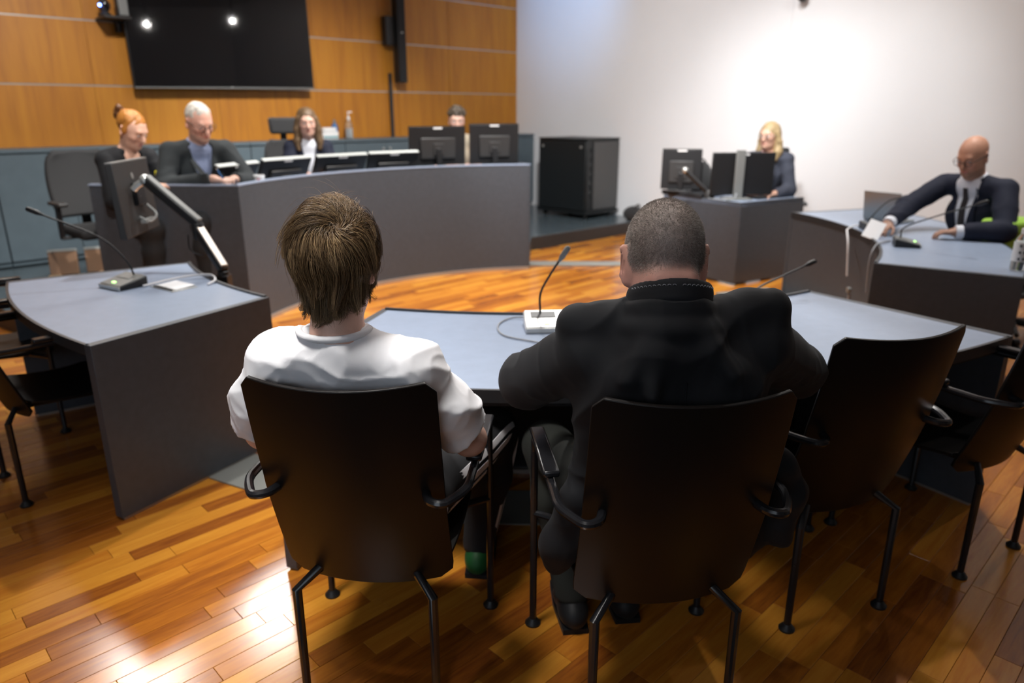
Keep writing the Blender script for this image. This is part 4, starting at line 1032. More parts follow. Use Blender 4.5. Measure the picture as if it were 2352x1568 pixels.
    def trousers(s, m, res=.012, e=.014, name='trousers'):
        g = s.grid(res, s.base[2]+.04, s.pel[2]+.12); g.ell(s.pel, np.array((.17*s.k, .13, .10))+e, s.R, .05); s.legs(g, e)
        for i in (0, 1): g.half(s.an[i]-V3(0, 0, .02), (0, 0, -1), s.an[i]-V3(.12, .12, .12), s.an[i]+V3(.12, .12, .02))
        vv, q = g.mesh(1); n = normals(vv, q); vv = vv+n*(vnoise(vv, 26, 5)*.003)[:, None]
        return s.emit(name, vv, q, m)
    def shoes(s, m, res=.01):
        for i in (0, 1):
            a = s.an[i]; lo = a-.3; hi = a+.3; lo[2] = s.base[2]-.02; hi[2] = a[2]+.1
            g = SDF(lo, hi, res); f = s.R @ V3(0, 1, 0); z = V3(0, 0, s.base[2])
            b = V3(a[0], a[1], 0)+z
            g.chain([b-f*.05+V3(0, 0, .045), b+f*.06+V3(0, 0, .045), b+f*.17+V3(0, 0, .036)], [.042, .046, .034], .02); g.cap(b-f*.02+V3(0, 0, .05), a+V3(0, 0, .0), .04, .042, .03)
            g.half(b+V3(0, 0, .004), (0, 0, -1)); vv, q = g.mesh(1); o = s.emit('shoe', vv, q, m)
            P = [tuple(b+f*(y)+s.R @ V3(x, 0, 0)-s.base+V3(0, 0, 0)) for x, y in ((-.04, -.08), (.04, -.08), (.05, .06), (.042, .17), (.02, .205), (-.02, .205), (-.042, .17), (-.05, .06))]
            part('sole', MB().prism([(p[0], p[1]) for p in P], .0, .018), 'shoe_black', o)
    def hairmesh(s, fn, m, res=.006, name='hair', amp=.003, sc=90, label=None):
        lo = s.hc-.2; hi = s.hc+.2; lo[2] -= .12; g = SDF(lo, hi, res)
        T = lambda x, y, z: s.hc+s.HR @ (V3(x, y, z)*s.hs)
        fn(g, T, s.HR, s.hs); vv, q = g.mesh(1); n = normals(vv, q); l = (vv-s.hc) @ s.HR
        vv = vv+n*(vnoise(l*V3(1, 1, .35), sc, 4)*amp+vnoise(l*V3(1, 1, .5), sc*2.3, 6)*amp*.5)[:, None]
        return s.emit(name, vv, q, m, label=label)
    def tie(s, m, w0=.016, w1=.036):
        h = np.linalg.norm(s.neck-s.ap)+.0; r = []; sl = (s.shv-s.ap) @ s.TR
        for t in np.linspace(1.0, -.5, 12):
            z = (h-.02)*t; wv = w0+(w1-w0)*min(1, 1-t)
            r.append([tuple(s.ap+s.TR @ V3(a*wv, surf(s.ap, sl, 0, z)+.008-.004*a*a, z)-s.base) for a in (-1, 0, 1)])
        part('tie', MB().sheet(r, -.006), m, s.t, smooth=True)

# ------------------------------------------------------------------ the eight people
def bodyframe(hc, rz):
    R = rotm(rz); h = V3(*hc)
    return lambda x, y, z: tuple(V3(h[0], h[1], 0)+R @ V3(x, y, 0)+V3(0, 0, z))
GP = None
# --- woman with red hair, far left
hc = (-2.75, 5.42, 1.425); rz = -2.15; B = bodyframe(hc, rz)
p = Person('red-haired woman in black jacket looking down, left end of bench', (*B(0, -.16, 0)[:2], .16), rz, hc, rotm(-1.86, .50), .62, k=.92, skin='warm', sw=.17,
           elb=[B(-.24, .06, .93), B(.24, .06, .93)], wri=[B(-.10, .26, 1.02), B(.10, .26, 1.02)], hs=1.04)
p.brow = 'hair_red'; p.body(.0075); p.eyes(); p.jacket('cloth_black', .01, apex=.62, wtop=.075); p.trousers('trousers_dark'); p.shoes('shoe_black')
def hr(g, T, R, k):
    g.ell(T(0, -.020, .038), (.0815*k, .100*k, .090*k), R, .02); g.ell(T(0, .125, -.015), (.072*k, .080*k, .085*k), R, .012, True)
    for x in (-1, 1): g.ell(T(x*.074, .0, .0), (.010*k, .03*k, .035*k), R, .012)
    g.ell(T(0, .1, -.09), (.1*k, .08*k, .09*k), R, .01, True); g.ell(T(0, -.06, -.085), (.12*k, .12*k, .05*k), R, .02, True)
p.hairmesh(hr, 'hair_red')
p.hairmesh(lambda g, T, R, k: (g.ell(T(0, -.128, .050), (.046, .040, .050), R, .01), g.ell(T(.02, -.125, .09), (.024, .022, .026), R, .012)), 'hair_redbun', name='hair_bun', amp=.006, sc=60, label='dark coiled bun')
# --- man with grey hair
hc = (-2.29, 5.50, 1.478); rz = -2.52; B = bodyframe(hc, rz)
p = Person('grey-haired man with glasses in charcoal jacket writing on the bench', (*B(0, -.18, 0)[:2], .16), rz, hc, rotm(-2.26, .44, .05), .66, k=1.06, skin='rosy', sw=.185,
           elb=[B(-.29, .05, 1.03), B(.30, .05, 1.03)], wri=[B(-.13, .28, 1.075), B(.02, .285, 1.085)], hs=1.07)
p.brow = 'hair_gray'
def beard(col, l, v):
    m = np.clip((-.055-l[:, 2])/.02, 0, 1)*(l[:, 1] > .0)*(np.abs(l[:, 2]+.066) > .008); m2 = np.clip((l[:, 2]+.058)/.006, 0, 1)*np.clip((-.045-l[:, 2])/.006, 0, 1)*(l[:, 1] > .07)*(np.abs(l[:, 0]) < .03)
    return mixc(mixc(col, m*.45, (.33, .25, .2)), m2*.5, (.33, .25, .2))
rh = V3(-.25, .75, -.1); 
p.body(.0065, curl=1.0, colfn=beard, hand_dirs=[None, (tuple(rotm(rz) @ V3(-.75, .62, -.12)), (0, 0, 1))])
p.eyes(); p.glasses(); p.shirt('shirt_blue', .011); p.jacket('cloth_charcoal', .010, apex=.25, wtop=.085); p.trousers('trousers_dark'); p.shoes('shoe_black')
p.hairmesh(lambda g, T, R, k: (g.ell(T(0, -.018, .038), (.0785*k, .099*k, .087*k), R, .02), g.ell(T(0, .120, .012), (.074*k, .075*k, .085*k), R, .012, True), g.ell(T(0, .06, -.075), (.12*k, .12*k, .085*k), R, .01, True), g.ell(T(0, -.07, -.1), (.12*k, .1*k, .06*k), R, .02, True)), 'hair_gray', amp=.003, sc=130)
hp = V3(*p.wr[1])+rotm(rz) @ V3(-.055, .055, .0)
t = thing('pen', 'dark blue pen in the writing hand of the grey-haired man', 'pen', tuple(hp)); d = V3(-.25, -.45, .85)
part('barrel', MB().tube([hp*0+d*-.05, hp*0+d*.085], .0055, 8), 'blue_plastic', t); part('tip', MB().tube([d*.085, d*.098], [.005, .003], 8), 'silver', t)
# --- woman with long brown hair in the middle
hc = (-1.88, 6.88, 1.452); rz = -2.80; B = bodyframe(hc, rz)
p = Person('woman with long brown hair, navy jacket and white top, middle of bench', (*B(0, -.10, 0)[:2], .16), rz, hc, rotm(rz+.02, .10), .62, k=.92, skin='pale', sw=.165,
           elb=[B(-.22, .10, .93), B(.22, .10, .93)], wri=[B(-.12, .30, 1.0), B(.12, .30, 1.0)])
p.brow = 'hair_long'; p.body(.0075); p.eyes(); p.shirt('shirt_white', .011, e=.011, collar=False, name='top'); p.jacket('cloth_navy', .010, apex=.30, wtop=.07); p.trousers('trousers_dark'); p.shoes('shoe_black')
def hl(g, T, R, k):
    g.ell(T(0, -.02, .04), (.088, .105, .092), R, .02)
    for x in (-1, 1): g.chain([T(x*.070, .02, .03), T(x*.090, .015, -.06), T(x*.098, .03, -.16), T(x*.092, .055, -.23)], [.032, .034, .036, .022], .02)
    g.chain([T(0, -.09, .0), T(0, -.09, -.12), T(0, -.085, -.2)], [.07, .07, .05], .03)
    g.ell(T(0, .125, -.028), (.058, .085, .094), R, .012, True); g.ell(T(0, .16, -.16), (.066, .14, .10), R, .012, True); g.ell(T(0, .02, -.15), (.05, .075, .11), R, .01, True)
p.hairmesh(hl, 'hair_long', .007)
# --- person with curly hair behind the upright monitors
hc = (-.585, 7.95, 1.463); rz = -2.95; B = bodyframe(hc, rz)
p = Person('person with short curly hair and beige top behind the upright monitors', (*B(0, -.10, 0)[:2], .16), rz, hc, rotm(rz-.05, .22), .62, k=.93, skin='pale', sw=.17,
           elb=[B(-.23, .08, .93), B(.23, .08, .93)], wri=[B(-.12, .28, 1.0), B(.12, .28, 1.0)])
p.body(.0085); p.eyes(); p.shirt('knit_beige', .011, e=.014, name='jumper'); 
g_ = p.trousers('trousers_dark'); p.shoes('shoe_black')
def hcly(g, T, R, k):
    g.ell(T(0, -.015, .05), (.083, .10, .088), R, .02); g.ell(T(0, .125, -.02), (.066, .08, .082), R, .01, True); g.ell(T(0, .06, -.095), (.12, .12, .08), R, .01, True)
    r_ = np.random.RandomState(2)
    for _ in range(70):
        a = r_.uniform(0, 6.28); u = r_.uniform(.1, 1); y = math.sin(a)*math.sqrt(1-u*u); x = math.cos(a)*math.sqrt(1-u*u)
        if y > .55 and u < .5: continue
        g.ell(T(x*.085, y*.10-.015, .045+u*.088), (.017, .017, .017), R, .006)
p.hairmesh(hcly, 'hair_dark', amp=.004, sc=120)
# --- blonde woman at the clerk desk
hc = (2.49, 7.22, 1.325); rz = 2.72; B = bodyframe(hc, rz)
p = Person('blonde woman with glasses in dark grey jacket at the clerk desk', (*B(0, -.14, 0)[:2], 0), rz, hc, rotm(2.30, .06), .46, k=.95, skin='warm', sw=.17,
           elb=[B(-.24, .04, .82), B(.24, .04, .82)], wri=[B(-.12, .22, .80), B(.12, .22, .80)], knees=[B(-.12, .18, .50), B(.12, .18, .50)])
p.brow = 'hair_blond'; p.body(.0075); p.eyes(); p.glasses('silver'); p.shirt('scarf_pink', .011, e=.012, name='top'); p.jacket('cloth_bluegray', .010, apex=.5, wtop=.075); p.trousers('trousers_dark'); p.shoes('shoe_black')
def hb(g, T, R, k):
    g.ell(T(0, -.02, .04), (.088, .105, .092), R, .02)
    for x in (-1, 1): g.chain([T(x*.074, .0, .03), T(x*.088, -.02, -.06), T(x*.092, -.01, -.15), T(x*.085, .02, -.22)], [.030, .036, .042, .03], .02)
    g.chain([T(0, -.09, .0), T(0, -.10, -.12), T(0, -.095, -.22)], [.07, .075, .05], .03)
    g.ell(T(0, .13, -.024), (.064, .09, .10), R, .012, True); g.ell(T(0, .10, -.17), (.06, .14, .12), R, .012, True)
p.hairmesh(hb, 'hair_blond', .007)
# --- bald man with the laptop
hc = (3.13, 5.03, 1.262); rz = 2.02; B = bodyframe(hc, rz)
p = Person('bald man with glasses in navy suit and dark tie at the laptop', (*B(0.02, -.30, 0)[:2], 0), rz, hc, rotm(2.06, .42), .45, k=1.08, skin='tan', sw=.20,
           elb=[B(-.34, .06, .80), B(.27, .22, .90)], wri=[B(-.16, .26, .785), B(.20, .47, .81)], hs=1.05, chest=B(.0, -.14, .83))
def stub(col, l, v):
    m = np.clip((-.05-l[:, 2])/.02, 0, 1)*(l[:, 1] > -.0)*(np.abs(l[:, 2]+.066) > .008); m3 = np.clip((.03-l[:, 2])/.03, 0, 1)*(l[:, 1] < .0)*(l[:, 2] > -.08)
    return mixc(mixc(col, m*.5, (.2, .13, .1)), m3*.35, (.24, .16, .12))
p.body(.0065, curl=.7, colfn=stub); p.eyes(); p.glasses(); p.shirt('shirt_white', .010, e=.010, cuffs=True); p.jacket('cloth_navy', .010, apex=-.1, wtop=.082, sleeve=.93); p.tie('tie_dark'); p.trousers('cloth_navy'); p.shoes('shoe_black')
k_ = p.ap+p.TR @ V3(.115, .118, .22)-p.base; part('pocket_square', MB().box(k_, (.075, .012, .022), Matrix(p.TR.tolist())), 'kerchief', p.t, .003)

# --- person in the white T-shirt, seen from behind
def hair_tubes(P, rad, cols, sides=3):
    """P: n x m x 3 points"""
    n, m, _ = P.shape; T = np.gradient(P, axis=1); T /= np.linalg.norm(T, axis=2)[..., None]+1e-9
    ref = np.zeros_like(T); ref[..., 0] = .3; ref[..., 1] = .9; ref[..., 2] = .25
    U = np.cross(T, ref); U /= np.linalg.norm(U, axis=2)[..., None]+1e-9; W = np.cross(T, U)
    taper = np.linspace(1, .3, m)[None, :, None]*np.ones((n, 1, 1)); r = np.asarray(rad).reshape(-1, 1, 1)*taper
    V = np.stack([P+r*(U*math.cos(a)+W*math.sin(a)) for a in np.arange(sides)*2*PI/sides], 2)      # n m s 3
    idx = np.arange(n*m*sides).reshape(n, m, sides); nx = np.roll(idx, -1, axis=2)
    Q = np.stack([idx[:, :-1], nx[:, :-1], nx[:, 1:], idx[:, 1:]], -1).reshape(-1, 4)
    cv = np.repeat(cols[:, None, :], m*sides, 1).reshape(-1, 3)
    return V.reshape(-1, 3), Q, cv
c_pos = V3(-.361, 1.771, 0); crz = -.099; Rc_ = rotm(crz); CH = lambda x, y, z: tuple(c_pos+Rc_ @ V3(x, y, z))
hc = (-.396, 1.598, 1.228)
p = Person('person with brown hair in a white T-shirt seen from behind', CH(0, -.03, 0), crz, hc, rotm(-.10, .12, -.02), .445, k=.97, skin='pale',
           sh=[(-.545, 1.588, .990), (-.226, 1.562, .980)], elb=[(-.640, 1.69, .765), (-.110, 1.675, .752)], wri=[(-.50, 1.86, .70), (-.24, 1.86, .69)], chest=CH(0, -.125, .86),
           knees=[CH(-.16, .43, .53), CH(.26, .46, .53)])
p.an = [V3(*CH(-.14, .44, .09)), V3(*CH(.20, .46, .09))]
v_b = p.body(.0055, curl=.7, ears=True)
p.trousers('cloth_dark'); p.shoes('shoe_green')
# T-shirt
g = p.grid(.0055, p.pel[2]-.17, p.neck[2]+.08); p.torso(g, .012, .055)
g.ell(p.pel-V3(0, 0, .03), (.185, .135, .14), p.R, .05)
mid = (p.sh[0]+p.sh[1])/2
for i in (0, 1):
    g.cap(p.neck-p.TR @ V3((.03, -.03)[i], -.005, .03), p.sh[i]+V3(0, 0, .002), .045, .056, .03)
    hem = p.sh[i]+(p.el[i]-p.sh[i])*.80; o = p.R @ V3((-1, 1)[i]*.010, -.01, 0)
    g.chain([p.sh[i], p.sh[i]*.45+hem*.55+o, hem+o*1.2+(p.el[i]-p.sh[i])*.12], [.060, .068, .074], .04)
for i in (0, 1):
    hem = p.sh[i]+(p.el[i]-p.sh[i])*.80; d = p.el[i]-p.sh[i]; d /= np.linalg.norm(d); d = d+p.R @ V3((1, -1)[i]*-.12, 0, 0); d /= np.linalg.norm(d)
    out = p.R @ V3((-1, 1)[i], 0, 0); lo = hem-V3(.13, .14, .14); hi = hem+V3(.13, .14, .10)
    if i == 0: hi[0] = hem[0]+.062
    else: lo[0] = hem[0]-.062
    g.half(hem, d, lo, hi)
    g.cap(hem-d*.10, hem+d*.06, .055, .068, .006, True)
g.cap(p.neck+V3(-.008, .017, .063), p.neck+V3(-.008, .02, .14), .060, .080, .006, True)
v, q = g.mesh(1); n = normals(v, q); l = (v-p.base) @ p.R
def fold(l, a, b, w, h):
    a = V3(*a); b = V3(*b); ba = b-a; t = np.clip(((l-a) @ ba)/(ba @ ba), 0, 1); dd = np.linalg.norm(l-a-t[:, None]*ba, axis=1); return h*np.exp(-(dd/w)**2)*np.sin(PI*np.clip(t*.9+.05, 0, 1))
disp = wrinkle(l, 13, .010, 11)+wrinkle(l*V3(1, 1, 1.3), 27, .0055, 31)
for a, b, w_, h_ in (((-.04, -.30, .93), (.16, -.24, 1.0), .010, .007), ((-.07, -.29, .90), (.17, -.25, .93), .010, .006), ((.02, -.30, .90), (-.12, -.27, .99), .012, .006), ((-.15, -.22, 1.03), (-.19, -.24, .92), .008, .007),
                     ((-.12, -.22, 1.04), (-.15, -.25, .93), .008, .006), ((.13, -.22, 1.03), (.20, -.22, .93), .009, .007), ((.17, -.20, 1.01), (.22, -.17, .88), .009, .006), ((.10, -.26, .95), (.18, -.24, .90), .009, .006), ((-.05, -.29, 1.0), (.06, -.29, .985), .010, .005)):
    disp += fold(l, a, b, w_, h_)
v = v+n*disp[:, None]
ts = p.emit('tshirt', v, q, 'tshirt_white')
ring = [V3(-.404+.079*math.cos(a), 1.566+.068*math.sin(a), 1.079+.006*math.sin(a)-.03*max(0, math.sin(a)))-p.base for a in np.linspace(0, 2*PI, 49)]
part('collar', MB().tube(ring, .0085, 10), 'tshirt_white', ts, smooth=True)
# three pale stripes down the right trouser leg
for j in range(3):
    out = p.R @ V3(1, 0, 0); mb = MB(); P = []
    pth = [p.hip[1]+V3(0, 0, .0), p.hip[1]*.5+p.kn[1]*.5, p.kn[1], p.kn[1]*.5+p.an[1]*.5-p.R @ V3(0, .01, 0), p.an[1]+V3(0, 0, .03)]; rr = [.100, .088, .075, .070, .058]
    dd = [p.R @ V3(0, 0, 1)]*2+[p.R @ V3(0, .6, .6)]+[p.R @ V3(0, 1, 0)]*2
    g2 = [[tuple(c+(out*math.cos(th_)+b*math.sin(th_))*(r_+.002)-p.base) for th_ in (-.62+j*.42, -.50+j*.42, -.38+j*.42)] for c, r_, b in zip([V3(*q_) for q_ in bez(pth, 5)], np.interp(np.linspace(0, 4, 21), range(5), rr), [dd[min(4, k//5)] for k in range(21)])]
    part('stripe', MB().sheet(g2, .0025), 'tshirt_white', p.t, smooth=True)
# hair: a dark under-shell and layered strands growing out of the crown whorl
k_ = p.hs
def under(g, T, R, k):
    g.ell(T(0, -.012, .032), (.084, .105, .096), R, .02); g.ell(T(0, -.045, -.045), (.054, .042, .05), R, .03)
    for x in (-1, 1): g.ell(T(x*.060, -.02, -.01), (.022, .045, .04), R, .03)
    g.ell(T(0, .12, -.05), (.075, .09, .10), R, .01, True)
hs_ = p.hairmesh(under, 'hair_brown', .006, name='hair_base', amp=.002, sc=60)
rs = np.random.RandomState(21)
c0 = V3(0, -.012, .030); rad = V3(.083, .104, .097)
def grow(N, wh, Lr, vol, jit, seed, m=13, up=0):
    r = np.random.RandomState(seed); d = r.normal(size=(N*3, 3)); d /= np.linalg.norm(d, axis=1)[:, None]
    pts = c0+d*rad
    ok = ~((pts[:, 1] > .045) & (pts[:, 2] < .065)); zl = np.interp(pts[:, 1], [-.12, -.05, .0, .05], [-.104, -.10, -.07, -.02]); ok &= pts[:, 2] > zl
    d = d[ok][:N]; n = len(d); pts = c0+d*rad
    W = c0+wh*rad
    L = r.uniform(*Lr, n); lay = r.uniform(0, 1, n); off = vol*lay**1.3
    out = np.zeros((n, m, 3)); pcur = pts.copy(); out[:, 0] = pts
    jr = r.normal(size=(n, 3))*jit
    N0 = d/rad; N0 /= np.linalg.norm(N0, axis=1)[:, None]
    dv = pts-W; dist = np.linalg.norm(dv, axis=1); dv = dv-N0*(dv*N0).sum(1)[:, None]; dv /= np.linalg.norm(dv, axis=1)[:, None]+1e-9
    a = 1.25*np.exp(-dist/.075)+.12
    dirv = dv*np.cos(a)[:, None]+np.cross(N0, dv)*np.sin(a)[:, None]+jr
    dirv /= np.linalg.norm(dirv, axis=1)[:, None]
    wav = vnoise(pts, 60, 5); wav2 = vnoise(pts, 45, 8)
    for i in range(1, m):
        s = i/(m-1); ds = (L/(m-1))[:, None]
        e = (pcur-c0)/rad; nn = e/rad; nn /= np.linalg.norm(nn, axis=1)[:, None]
        gz = np.zeros_like(pcur); gz[:, 2] = -1
        dirv = dirv+gz*(.10+.22*s)+np.cross(nn, dirv)*(wav*.16)[:, None]*np.sin(s*5+wav2*3)[:, None]
        low = pcur[:, 2] < c0[2]-.055
        dirv = np.where(low[:, None], dirv, dirv-nn*(dirv*nn).sum(1)[:, None])
        dirv /= np.linalg.norm(dirv, axis=1)[:, None]+1e-9
        pn = pcur+dirv*ds
        e = (pn-c0)/rad; el = np.linalg.norm(e, axis=1); h = (off*(1-(1-s)**3)+.003+up*s*s*lay)/.095
        tgt = c0+(pn-c0)*((1+h)/el)[:, None]
        neck = pn.copy(); rr_ = np.hypot(pn[:, 0], pn[:, 1]+.03)+1e-6; lim = np.clip(.070+.9*off, .060, .102); sc_ = np.where(rr_ > lim, lim+(rr_-lim)*.88, np.maximum(rr_, .058))/rr_
        neck[:, 0] *= sc_; neck[:, 1] = (pn[:, 1]+.03)*sc_-.03
        pn = np.where((pn[:, 2] < c0[2]-.055)[:, None], neck, tgt)
        zend = -.130+.55*np.abs(pn[:, 0]+.012)+r.normal(size=n)*.010+.05*np.clip(pn[:, 1]/.05, 0, 1)
        stop = pn[:, 2] < zend
        pn = np.where(stop[:, None], pcur+(pn-pcur)*.05, pn)
        out[:, i] = pn; pcur = pn
    return out
wh = V3(.46, -.76, .50); wh /= np.linalg.norm(wh)
S = grow(16000, wh, (.085, .18), .026, .20, 3)
K = 420; gi = rs.choice(len(S), K, replace=False); G = S[gi]
G = G+rs.normal(size=(K, 1, 3))*np.linspace(0, 1, 13)[None, :, None]**1.5*V3(.010, .009, .008)
near = np.argmin(((S[:, None, 0]-G[None, :, 0])**2).sum(-1), 1) if len(S)*K < 7e6 else np.concatenate([np.argmin(((c[:, None, 0]-G[None, :, 0])**2).sum(-1), 1) for c in np.array_split(S, 20)])
wgt = (np.linspace(0, 1, 13)**1.1*.80)[None, :, None]
S = S*(1-wgt)+(G[near]+(S[:, :1]-G[near][:, :1])*.25)*wgt
F = grow(170, wh, (.06, .12), .040, .5, 9, up=.02)
S = np.concatenate([S, F])
base = np.array([(.11, .066, .032), (.17, .105, .05), (.27, .175, .088), (.40, .28, .15)]); ck_ = rs.choice(4, len(S), p=[.40, .38, .18, .04]); 
gcol = rs.uniform(.75, 1.3, K); cm = np.concatenate([gcol[near], np.full(len(F), 1.2)])
cols = base[ck_]*cm[:, None]
Vv, Qq, cv = hair_tubes(p.hc+S @ p.HR.T, np.where(np.arange(len(S)) < len(S)-len(F), rs.uniform(.00042, .00075, len(S)), .00028), cols)
p.emit('hair', Vv, Qq, 'hair_strand', cv, kind='stuff', label='layered brown hair with a whorl at the crown')

# --- man in the black jacket, seen from behind
c_pos = V3(.359, 1.686, 0); crz = .107; Rc_ = rotm(crz); CH = lambda x, y, z: tuple(c_pos+Rc_ @ V3(x, y, z))
hc = (.331, 1.552, 1.243)
p = Person('man with short cropped greying hair in a black jacket seen from behind', CH(0, -.02, 0), crz, hc, rotm(.03, .30), .445, k=1.1, skin='rosy', neck=(.340, 1.492, 1.128), neckr=.066,
           sh=[(.178, 1.535, 1.030), (.540, 1.535, 1.056)], elb=[(.040, 1.77, .872), (.742, 1.77, .905)], wri=[(.16, 1.97, .815), (.60, 1.99, .82)], chest=CH(-.005, -.13, .86), hs=1.04,
           knees=[CH(-.20, .44, .53), CH(.16, .46, .53)])
p.an = [V3(.19, 1.93, .10), V3(.36, 1.98, .10)]
def hmask(l):
    zl = np.interp(l[:, 1], [-.10, -.04, .02, .06], [-.032, -.022, .01, .06])-.35*np.clip(np.abs(l[:, 0])-.025, 0, .05)*(l[:, 1] < -.03)
    m = np.clip((l[:, 2]-zl+.012)/.035, 0, 1); m *= 1-np.clip((np.abs(l[:, 0])-.0795)/.002, 0, 1)*(l[:, 2] < .03)*(l[:, 1] > -.04); return m*m*(3-2*m)
def crop(col, l, v):
    m = hmask(l); tone = np.clip(.5+.9*(l[:, 2]-.03)/.09, 0, 1)[:, None]  # lighter towards the crown: greying, with the overhead light painted in
    n_ = (vnoise(l, 300, 2)*.12+1)[:, None]
    hcx = (np.array((.22, .18, .165))*(1-tone)+np.array((.46, .41, .37))*tone)*n_
    back = np.clip((-l[:, 2]-.0)/.07, 0, 1)*(l[:, 1] < 0); col = mixc(col, back*.35, (.62, .24, .22))
    return col*(1-m[:, None]*.82)+hcx*m[:, None]*.82
def nape(g):
    T = lambda x, y, z: p.hc+p.HR @ (V3(x, y, z)*p.hs)
    g.cap(T(-.030, -.080, -.050), T(.030, -.080, -.050), .014, .014, .05)
    g.chain([T(-.036, -.104, -.030), T(0, -.112, -.034), T(.038, -.104, -.026)], [.0022, .003, .0022], .008, True)
p.body(.0050, curl=.9, colfn=crop, extra=nape, smooth=1, ears=1.22)
# short stubble on the scalp
me = p.bodyobj.data; nv = len(me.vertices); co = np.empty(nv*3, np.float32); me.vertices.foreach_get('co', co); co = co.reshape(-1, 3)+p.base; nr = np.empty(nv*3, np.float32); me.vertices.foreach_get('normal', nr); nr = nr.reshape(-1, 3)
l = ((co-p.hc) @ p.HR)/p.hs; mk = hmask(l)*(np.linalg.norm(l, axis=1) < .17); ids = np.nonzero(mk > .05)[0]
rs = np.random.RandomState(5); pick = rs.choice(ids, 42000, p=mk[ids]/mk[ids].sum())
r0 = co[pick]+rs.normal(size=(len(pick), 3))*.0022; nn = nr[pick]; r0 = r0-nn*((r0-co[pick])*nn).sum(1)[:, None]-nn*.0008
dirs = nn+p.HR @ V3(0, -.15, -.45)+rs.normal(size=nn.shape)*.28; dirs /= np.linalg.norm(dirs, axis=1)[:, None]
Ln = rs.uniform(.003, .0065, len(pick))*(.45+.55*mk[pick]); P = r0[:, None]+dirs[:, None]*Ln[:, None, None]*np.linspace(0, 1, 3)[None, :, None]
bc_ = np.array([(.15, .12, .10), (.28, .24, .21), (.58, .53, .48)]); cols = bc_[rs.choice(3, len(pick), p=[.45, .35, .2])]
Vv, Qq, cv = hair_tubes(P, rs.uniform(.00017, .0003, len(pick)), cols)
p.emit('hair', Vv, Qq, 'stubble', cv, kind='stuff', label='short cropped greying hair')
p.trousers('trousers_green', .010); p.shoes('shoe_black')
p.shirt('cloth_black', .010, e=.006, collar=False, name='shirt')
TRm = p.TR
def cring(g, r0, r1, y0, z0, zf, rt, sub=False, k=.01):
    """band round the neck, higher at the back (z0) than in front (zf)"""
    A = np.linspace(0, 2*PI, 61); pts = []
    for a in A:
        back = .5-.5*math.sin(a); pts.append(p.neck+V3(r0*math.cos(a), y0+r1*math.sin(a), zf+(z0-zf)*back))
    g.chain(pts, [rt]*61, k, sub)
def bulk(g):
    m_ = (p.sh[0]+p.sh[1])/2
    g.ell(m_+V3(0, -.005, -.07), (.215, .115, .15), p.TR, .04)                                                            # broad upper back
    for i in (0, 1):
        s_ = (-1, 1)[i]
        g.cap(p.neck+V3(s_*.05, .01, -.03), p.sh[i]+V3(-s_*.02, -.0, .042), .046, .042, .04)                                # shoulder line up to the collar
        g.cap(p.sh[i]+V3(-s_*.03, -.01, .042), p.sh[i]+V3(s_*.030, .0, .034), .038, .034, .015)                            # padded shoulder
        g.chain([p.sh[i]+V3(s_*.012, .02, -.015), p.el[i]], [.068, .068], .010)
        g.ell(p.ch+p.TR @ V3(s_*.095, -.075, .12), (.075, .045, .10), p.TR, .05)                                          # shoulder blades
        g.chain([V3(*CH(s_*.215, -.10, .64)), V3(*CH(s_*.25, -.07, .50)), V3(*CH(s_*.252, -.05, .44))], [.045, .042, .036], .05)   # hanging skirt of the jacket
        if i: g.chain([V3(*CH(.20, -.09, .70)), V3(*CH(.30, -.09, .70)), V3(*CH(.335, -.09, .62)), V3(*CH(.33, -.09, .50))], [.05, .04, .045, .035], .03)
        g.cap(m_+V3(s_*.12, 0, -.12), p.pel+p.R @ V3(s_*.13, -.02, .05), .090, .085, .05)
    for a, b in (((-.055, -.075, -.02), (-.10, -.10, -.11)), ((.06, -.075, -.02), (.12, -.10, -.10)), ((-.04, -.09, -.05), (-.05, -.115, -.14))):
        g.cap(p.neck+V3(*a), p.neck+V3(*b), .016, .010, .035)
    for i in (0, 1):                                                                                                    # creases along the bent sleeves
        s_ = (-1, 1)[i]; a = p.sh[i]; b = p.el[i]
        for t_ in (.25, .42, .58, .75):
            c_ = a+(b-a)*t_; g.cap(c_+V3(-s_*.035, -.055, .055), c_+V3(s_*.025, -.060, -.025), .012, .008, .016)
    g.ell(p.neck+V3(0, .0, -.055), (.12, .097, .085), None, .04)
    for i, tp in ((0, V3(.140, 1.525, 1.112)), (1, V3(.572, 1.525, 1.140))):
        s_ = (-1, 1)[i]
        g.cap(p.neck+V3(s_*.07, .01, -.010), tp, .046, .034, .03); g.cap(tp, p.sh[i]+V3(s_*.01, .0, -.02), .034, .055, .02); g.cap(tp+V3(-s_*.06, 0, 0), p.sh[i]+V3(-s_*.06, 0, -.05), .040, .06, .03)
    cring(g, .087, .081, .012, .052, -.03, .011); cring(g, .089, .083, .012, .034, -.035, .013); cring(g, .091, .085, .012, .014, -.04, .014); cring(g, .098, .090, .012, -.005, -.05, .016, k=.02)
def ncut(g):
    g.cap(p.neck+V3(0, .016, .055), p.neck+V3(0, .022, .14), .072, .082, .004, True)
p.jacket('cloth_black', .0060, e=.020, v=False, bulk=bulk, ncut=ncut, wr=1.3)
jk = p.jk
me = jk.data; co = np.empty(len(me.vertices)*3, np.float32); me.vertices.foreach_get('co', co); co = co.reshape(-1, 3); lj = (co+p.base-p.ch) @ p.TR; P = []
for z_ in np.linspace(.19, -.2, 30):
    k = (np.abs(lj[:, 0]+.0) < .010) & (np.abs(lj[:, 2]-z_) < .010) & (lj[:, 1] < 0)
    if k.any(): P.append(p.ch+p.TR @ V3(0, lj[k, 1].min()-.0004, z_)-p.base)
if len(P) > 4: part('back_seam', MB().tube(P, .0013, 5), 'cloth_black', jk, smooth=True)
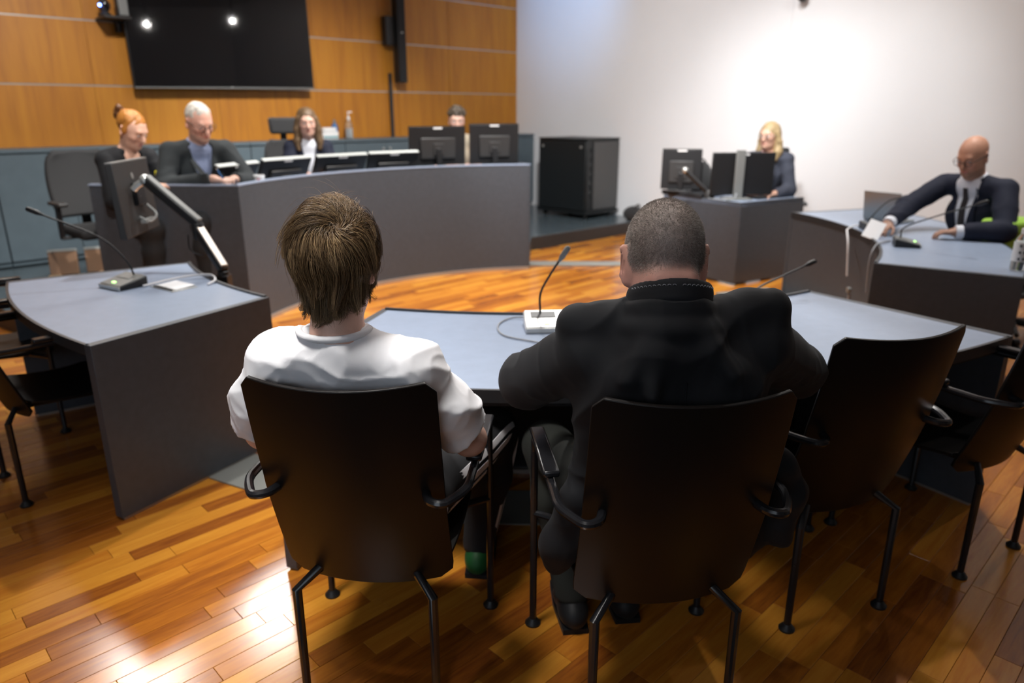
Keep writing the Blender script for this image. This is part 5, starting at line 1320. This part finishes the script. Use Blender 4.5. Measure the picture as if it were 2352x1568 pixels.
g = SDF(p.neck-.14, p.neck+.14, .0045); cring(g, .083, .079, .018, .094, .02, .0045, k=.004); cring(g, .0835, .0795, .017, .083, .012, .0045, k=.01); cring(g, .084, .080, .016, .072, .005, .0045, k=.01); cring(g, .084, .080, .014, .060, -.01, .0045, k=.01); cring(g, .081, .077, .014, .048, -.02, .0045, k=.01); cring(g, .082, .078, .014, .036, -.03, .0045, k=.01)
v, q = g.mesh(1); sc_o = p.emit('shirt_collar', v, q, 'cloth_dark')
# pale ring-stitch trim on the shirt collar
mb = MB()
for a in np.linspace(PI+.35, 2*PI-.35, 23):
    if abs(a-1.5*PI) < .06: continue
    back = .5-.5*math.sin(a); c_ = p.neck+V3(.0875*math.cos(a), .0175+.0836*math.sin(a), .087*back+(1-back)*.016)-p.base
    out = p.TR @ V3(math.cos(a), math.sin(a), .1); tang = p.TR @ V3(-math.sin(a), math.cos(a), 0); up_ = p.TR @ V3(0, 0, 1)
    mb.tube([c_+out*.0035+tang*.0034*math.cos(b)+up_*.0022*math.sin(b) for b in np.linspace(0, 2*PI, 9)], .0005, 4)
part('collar_trim', mb, 'cable_gray', p.t, kind='stuff', label='row of tiny pale rings along the collar')

# ------------------------------------------------------------------ ceiling fixtures (out of the picture, reflected in the screen)
for i, (x, y, z) in enumerate(((3.90, 4.01, 3.2), (3.38, 5.93, 3.2))):
    t = thing('ceiling_spotlight', ('round ceiling spotlight above the bald man, nearer one', 'round ceiling spotlight above the bald man, further one')[i], 'lamp', (x, y, z), 0, 'ceiling spotlights')
    part('housing', MB().lathe([(.06, .0), (.062, .10), (.04, .12), (.012, .13), (.012, CEIL-3.2)], n=16), 'plastic_black', t, smooth=True)
    part('bulb', MB().ball((0, 0, -.02), .013, 14, 10), 'spot_face', t, smooth=True)

t = struct('fill_window_1', MB().box((-1.6, -2.385, 1.9), (3.4, .03, 1.9)), 'glass_lens')  # unseen window added on the closed back wall to go with the daylight fill
for x in (-3.3, -2.15, -1.05, .1): part('fill_window_frame', MB().box((x, -2.37, 1.9), (.07, .06, 1.96)), 'white_plastic', t)
for z in (.95, 2.85): part('fill_window_frame', MB().box((-1.6, -2.37, z), (3.5, .06, .07)), 'white_plastic', t)
